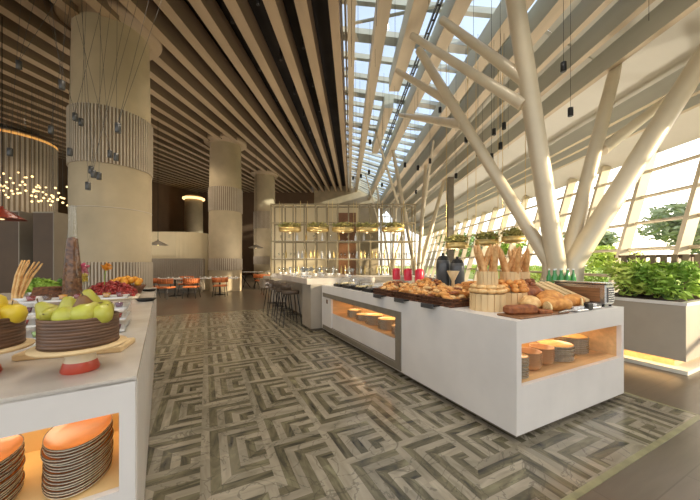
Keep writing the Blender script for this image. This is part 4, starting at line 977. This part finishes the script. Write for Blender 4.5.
for sx in (-1, 1):
    for sy in (-1, 1): MB().tube([(sx*.27, sy*.25, .27), (sx*.3, sy*.28, 0)], .015, 6).build('leg', M['black'], ch2)
t2 = empty('high_table', (-5.6, 16.4, 0), 0, 'white high table with crossed black legs behind the tall column', 'table', 'far high tables')
m = MB(); m.rbox(-.6, .6, -.35, .35, .88, .92, .01); m.build('tabletop', M['white_cer'], t2)
for sx in (-1, 1): MB().tube([(sx*.5, -.3, .88), (sx*.1, .3, 0)], .022, 6).build('leg', M['black'], t2); MB().tube([(sx*.1, -.3, .88), (sx*.5, .3, 0)], .022, 6).build('leg', M['black'], t2)
dup(t2, (-4.2, 16.8, 0), 0, 'white high table with crossed black legs closest to the grid screen')
for k, (x, y) in enumerate(((-4.55, 15.6), (-3.75, 15.7), (-4.95, 15.95))):
    c = dup(ch, (x, y, 0), .2*k, 'curved back chair at the far high tables, %s from the grid screen' % nth((1, 0, 2)[k]), group='chairs at the far high tables')
# cups on tables
for k in range(14): x = -8.0+.23*k; place(tea, (x, 12.35+rr.uniform(-.2, .2) if x < -6.7 else 12.9, .756), 'white cup set on the white dining tables', 'white cups on the dining tables')
# banquette, booth, panels
bq = empty('banquette', (-8.9, 14.2, 0), 0, 'ribbed grey beige banquette against the cream booth wall', 'banquette'); m = MB(); m.rbox(-2.2, 1.75, -.55, 0, .15, .48, .03); m.build('seat', M['fabric'], bq)
m = MB(); 
for k in range(40): x = -2.2+k*.1; m.tube([(x+.05, .0, .45), (x+.05, .0, 1.62)], .05, 8)
m.box(-2.2, 1.8, .0, .12, .1, 1.6); m.build('backrest', M['fabric'], bq); mb((-2.1, 1.7, -.5, .1, 0, .15)).build('plinth', M['taupe'], bq)
m = MB(); vs = []
N_ = 14
for i in range(N_+1):
    t = i/N_; a = R(90-80*max(0, (t-.6)/.4)); x = -11.4+5.0*min(1, t/.75); y = 14.6+(max(0, t-.6)/.4)**2*.9
    vs.append((x if t < .75 else -6.4-1.35+1.35*0+1.35, y))
vs = [(-13.5, 14.45), (-8.6, 14.45)]+[(-8.6+1.1*math.sin(a), 14.45+1.1-1.1*math.cos(a)) for a in [R(10*i) for i in range(1, 9)]]+[(-7.45, 18)]
for (x0, y0), (x1, y1) in zip(vs, vs[1:]):
    m.add([(x0, y0, 0), (x1, y1, 0), (x1, y1, 2.95), (x0, y0, 2.95), (x0-.05, y0+.15, 0), (x1-.15, y1+.05, 0), (x1-.15, y1+.05, 2.95), (x0-.05, y0+.15, 2.95)], [(0, 1, 2, 3), (7, 6, 5, 4), (3, 2, 6, 7)], True)
tag(m.build('booth_partition', M['booth']), 'curved cream booth wall behind the ribbed banquette', 'partition')
tag(mb((-8.4, -7.6, 18.3, 18.42, 0, 3.3)).build('blue_panel', M['blue']), 'pale blue grey panel between the booth and the tall column', 'panel')
# conical pendants
def cone_lamp(loc, r, label, mm='taupe', h=.18):
    e = empty('cone_pendant', loc, 0, label, 'pendant lamp'); MB().lathe([(r, 0), (r*.5, h*.55), (.03, h), (.02, h+.04)], n=28).build('shade', M[mm], e)
    MB().tube([(0, 0, h), (0, 0, ceil_z(loc[0], loc[1])-loc[2])], .008, 5).build('cord', M['black'], e); MB().ball((0, 0, .03), .05).build('bulb', M['bulb'], e); return e
cone_lamp(D(158, 245, 11.6), .36, 'dark cone lamp hanging before the cream booth wall')
cone_lamp(D(256, 248, 15.5), .40, 'dark cone lamp hanging right of the tall beige column')
cone_lamp(D(2, 219, 6.0), .36, 'red orange dome lamp above the dark cabinets', 'terracotta', .22)
# dark partitions behind fruit counter
def cabinet(x0, x1, y0, y1, h, label):
    e = empty('service_cabinet', ((x0+x1)/2, (y0+y1)/2, 0), 0, label, 'cabinet', 'tall service cabinets'); w, d = (x1-x0)/2, (y1-y0)/2
    mb((-w, w, -d, d, .08, h)).build('carcass', M['darkpanel'], e); mb((-w+.03, w-.03, -d+.03, d-.03, 0, .08)).build('plinth', M['black'], e); mb((w, w+.02, -d, d, .08, h)).build('side_panel', M['greypanel'], e); mb((-w-.01, w+.02, -d-.01, d, h, h+.03)).build('top_cap', M['greypanel'], e)
cabinet(-9.6, -7.95, 7.0, 8.6, 2.62, 'tall dark bronze cabinet cut by the photo edge, under the red lamp')
cabinet(-7.6, -7.12, 7.0, 8.6, 2.60, 'tall bronze cabinet with pale side next to the thick column')
tag(mb((-14, -6.2, 16, 16.4, 0, 2.6)).build('low_partition', M['greypanel']), 'grey partition far behind the tall cabinets', 'partition')
# ---------------------------------------------------------------- pendant spots
def pend(px, py, Y, label, group, first=[True], fan=0, body='black'):
    p = D(px, py, Y); zc = ceil_z(p.x, p.y)+.3
    e = empty('pendant_spot', p, 0, label, 'pendant lamp', group)
    MB().lathe([(.036, -.07), (.04, -.066), (.04, .066), (.03, .072), (.001, .074)], n=14).build('lamp_body', M[body], e)
    if fan: 
        for d in fan: MB().tube([(0, 0, .07), (d[0], d[1], zc-p.z)], .0035, 4).build('cable', M['grey'], e)
    else: MB().tube([(0, 0, .07), (0, 0, zc-p.z)], .0035, 4).build('cable', M['black'], e)
LP = [(19, 65, 5.0), (62, 85, 4.6), (75, 117, 5.4), (118, 128, 4.4), (81, 122, 5.6), (51, 130, 5.2), (70, 152, 5.4), (10, 152, 5.2), (116, 157, 5.5), (110, 154, 5.6), (91, 170, 5.5), (93.5, 174, 5.3), (99, 176, 5.6), (88, 186, 5.2)]
LP.sort()
for k, (px, py, Y) in enumerate(LP):
    pend(px, py, Y, 'small dark cylinder pendant by the thick fluted column, %s from the left' % nth(k), 'cylinder pendants by the thick column', fan=[(.9*math.sin(k*2.1), .4*math.cos(k)), (-.5*math.cos(k*1.7), .3)] if k % 2 else [(.25*math.sin(k), .2)], body='grey')
RP = [(563.5, 67, 4.4), (570.5, 112, 4.8), (504, 126, 6.0), (494, 132, 6.2), (500.5, 146, 6.0), (478, 143, 6.5), (478, 153, 6.6), (491.5, 157, 6.2), (440, 110, 7.5), (456, 176, 8.0), (430, 161, 8.2), (418, 168, 8.4), (405, 165, 8.6), (370, 142, 9), (369, 172, 10), (361, 176, 10.5), (382, 185, 11), (416, 192, 11), (353, 178, 12), (466, 140, 7)]
RP.sort()
for k, (px, py, Y) in enumerate(RP):
    pend(px, py, Y, 'small black cylinder pendant under the skylight side, %s from the left' % nth(k), 'cylinder pendants under the skylight')
# bare hanging cables under the roof glass
rr = random.Random(12); c0 = None
for k in range(42):
    X = rr.uniform(.0, 4.2); Y = rr.uniform(3.2, 12); zc = ceil_z(X, Y)+.6; L_ = rr.uniform(.8, 2.2)
    tag(MB().tube([(0, 0, 0), (0, 0, L_)], .0035, 4).build('hanging_cable', M['black'], loc=(X, Y, zc-L_)), 'thin bare black cable hanging under the roof glass', 'cable', 'bare cables under the roof glass')
# globe lights cluster
g0 = None; rr = random.Random(21)
for k in range(70):
    px = rr.uniform(-6, 70); py = 186+(px-10)*.20+rr.gauss(0, 6); Y = rr.uniform(8.5, 11)
    p = D(px, py, Y); l = 'tiny glowing glass globe in the hanging cluster before the drum column'
    zc = ceil_z(p.x, p.y)
    if g0 is None: g0 = empty('globe_light', p, 0, l, 'globe light', 'globe lights of the hanging cluster'); MB().ball((0, 0, 0), .032, n=10, m=6).build('globe', M['bulb'], g0); MB().tube([(0, 0, .04), (0, 0, 3.9)], .003, 4).build('cord', M['grey'], g0)
    else: dup(g0, p, label=l)
# downlights in the brown ceiling
d0 = None; k = 0
for bi in (0, 1, 2):
    for j in range(7):
        X = (LEFTX[bi]+LEFTX[bi+1])/2+.1; Y = 3.4+j*1.9+bi*.5; p = (X-.0, Y, ceil_z(X, Y)+.1)
        l = 'small lit downlight between the ceiling beams, %s along row %s from the skylight' % (nth(j), ['one', 'two', 'three'][bi])
        if d0 is None: d0 = empty('downlight', p, 0, l, 'downlight', 'downlights between the beams'); MB().lathe([(.03, 0), (.04, .0), (.04, .5), (.03, .5)], n=14).build('housing', M['black'], d0); MB().lathe([(.001, .012), (.029, .012)], n=14, caps=False).build('lens', M['dot'], d0)
        else: dup(d0, p, label=l)
        if j % 2 == 0 and bi != 1: spot('downlight_beam', (X, Y, p[2]-.03), 90, ang=110)
# accent light on columns and dining area (the ceiling spots of the hall)
for (x, y, pw) in ((-3.0, 4.5, 160), (-8, 9, 200), (-8, 13, 260), (-5, 12.3, 160), (-3.5, 8, 160), (-12, 11, 220), (-1.5, 6.5, 120), (-12, 18, 300), (-10, 25, 300), (-4, 20, 200)):
    spot('hall_spot', (x, y, ceil_z(x, y)-.03), pw, ang=130, rad=.15)
for (x, y, z, pw) in ((5.0, 2.6, .3, 600), (5.6, 7.5, .3, 800), (3.2, 9, .3, 700), (5.2, 14, .3, 1000), (2.5, 17, .3, 900), (4.6, 22, .3, 1200), (-4.2, 3.2, .3, 400), (-3.2, 8.2, .3, 700), (-9.5, 9.5, .3, 700), (-4, 13.5, .3, 800), (-10, 12, .3, 700), (-8, 20, .3, 1200), (-2, 20, .3, 1000), (-.8, 9.6, .3, 600), (-13, 16, .3, 900), (-12, 27, .3, 1500), (-3, 28, .3, 1200)):
    spot('ceiling_fill_light', (x, y, z), pw*(.42 if x > 0 else .25), (1, .92, .82), 150, .25, (0, 0, 1))  # added up-facing fill without fixtures, brightens the ceiling
for (x, y, pw) in ((-.9, 2.2, 320), (-1.6, 4.6, 260), (2.3, .6, 420), (2.2, 3.6, 260), (.6, -.4, 200)):
    spot('counter_fill_light', (x, y, ceil_z(x, y)+.05), pw, (1, .93, .84), 100, .12)  # added fill from above to lighten the counters, no fitting modelled
spot('column_wash', (-14.9, 11.2, 6.6), 120, ang=100)
# trees outside
out_tree((27, 22, -.1), 6.5, 3.4, 'broad hazy tree outside the glass wall, largest in the garden', 1, 2400)
out_tree((24, 29, -.1), 5.2, 2.6, 'hazy tree outside beyond the large one', 2, 1500)
out_tree((15.5, 17, -.1), 2.6, 1.6, 'round yellow green garden bush just outside the glass', 3, 900, 'leaf_y', .16)
out_tree((20, 42, -.1), 6.5, 3.4, 'tall garden tree far along the glass wall', 4, 1400)
out_tree((12.5, 34, -.1), 5, 2.6, 'dark garden tree seen past the red lanterns', 5, 1200, 'leaf_d')
out_tree((13, 25, -.1), 4.2, 2.0, 'green garden tree seen above the black urns', 6, 1200, 'leaf', .24)
for k in range(7):
    x, y = 11.5+k*.9, 13+k*4.5; e = empty('hedge_bush', (x, y, -.1), 0, 'low sunlit garden hedge bush, %s along the glass wall' % nth(k), 'bush', 'low hedge bushes outside'); m = MB(); leaves(m, (0, 0, .75), (1.3, 1.9, .6), 800, .12, seed=k+50); m.build('foliage', M['leaf_y'] if k % 2 else M['leaf'], e); MB().tube([(0, 0, 0), (0, 0, .6)], .05, 6).build('stem', M['bark'], e)

# labels of small groups, told apart by their order in view
bpy.context.view_layer.update()
by = {}
for o in COL.objects:
    if o.parent is None and o.get('label') and o.name.split('.')[0] in ('baguette', 'breadstick', 'wine_glass', 'spirit_bottle') and 'drinks bar' not in o['group']: by.setdefault(o['label'], []).append(o)
for l, v in by.items():
    if 1 < len(v) <= 38:
        def key(o): p = o.matrix_world @ Vector((0, 0, .34)); return p.x/p.y
        for k, o in enumerate(sorted(v, key=key)): o['label'] = '%s, %s from the left' % (l, nth(k))
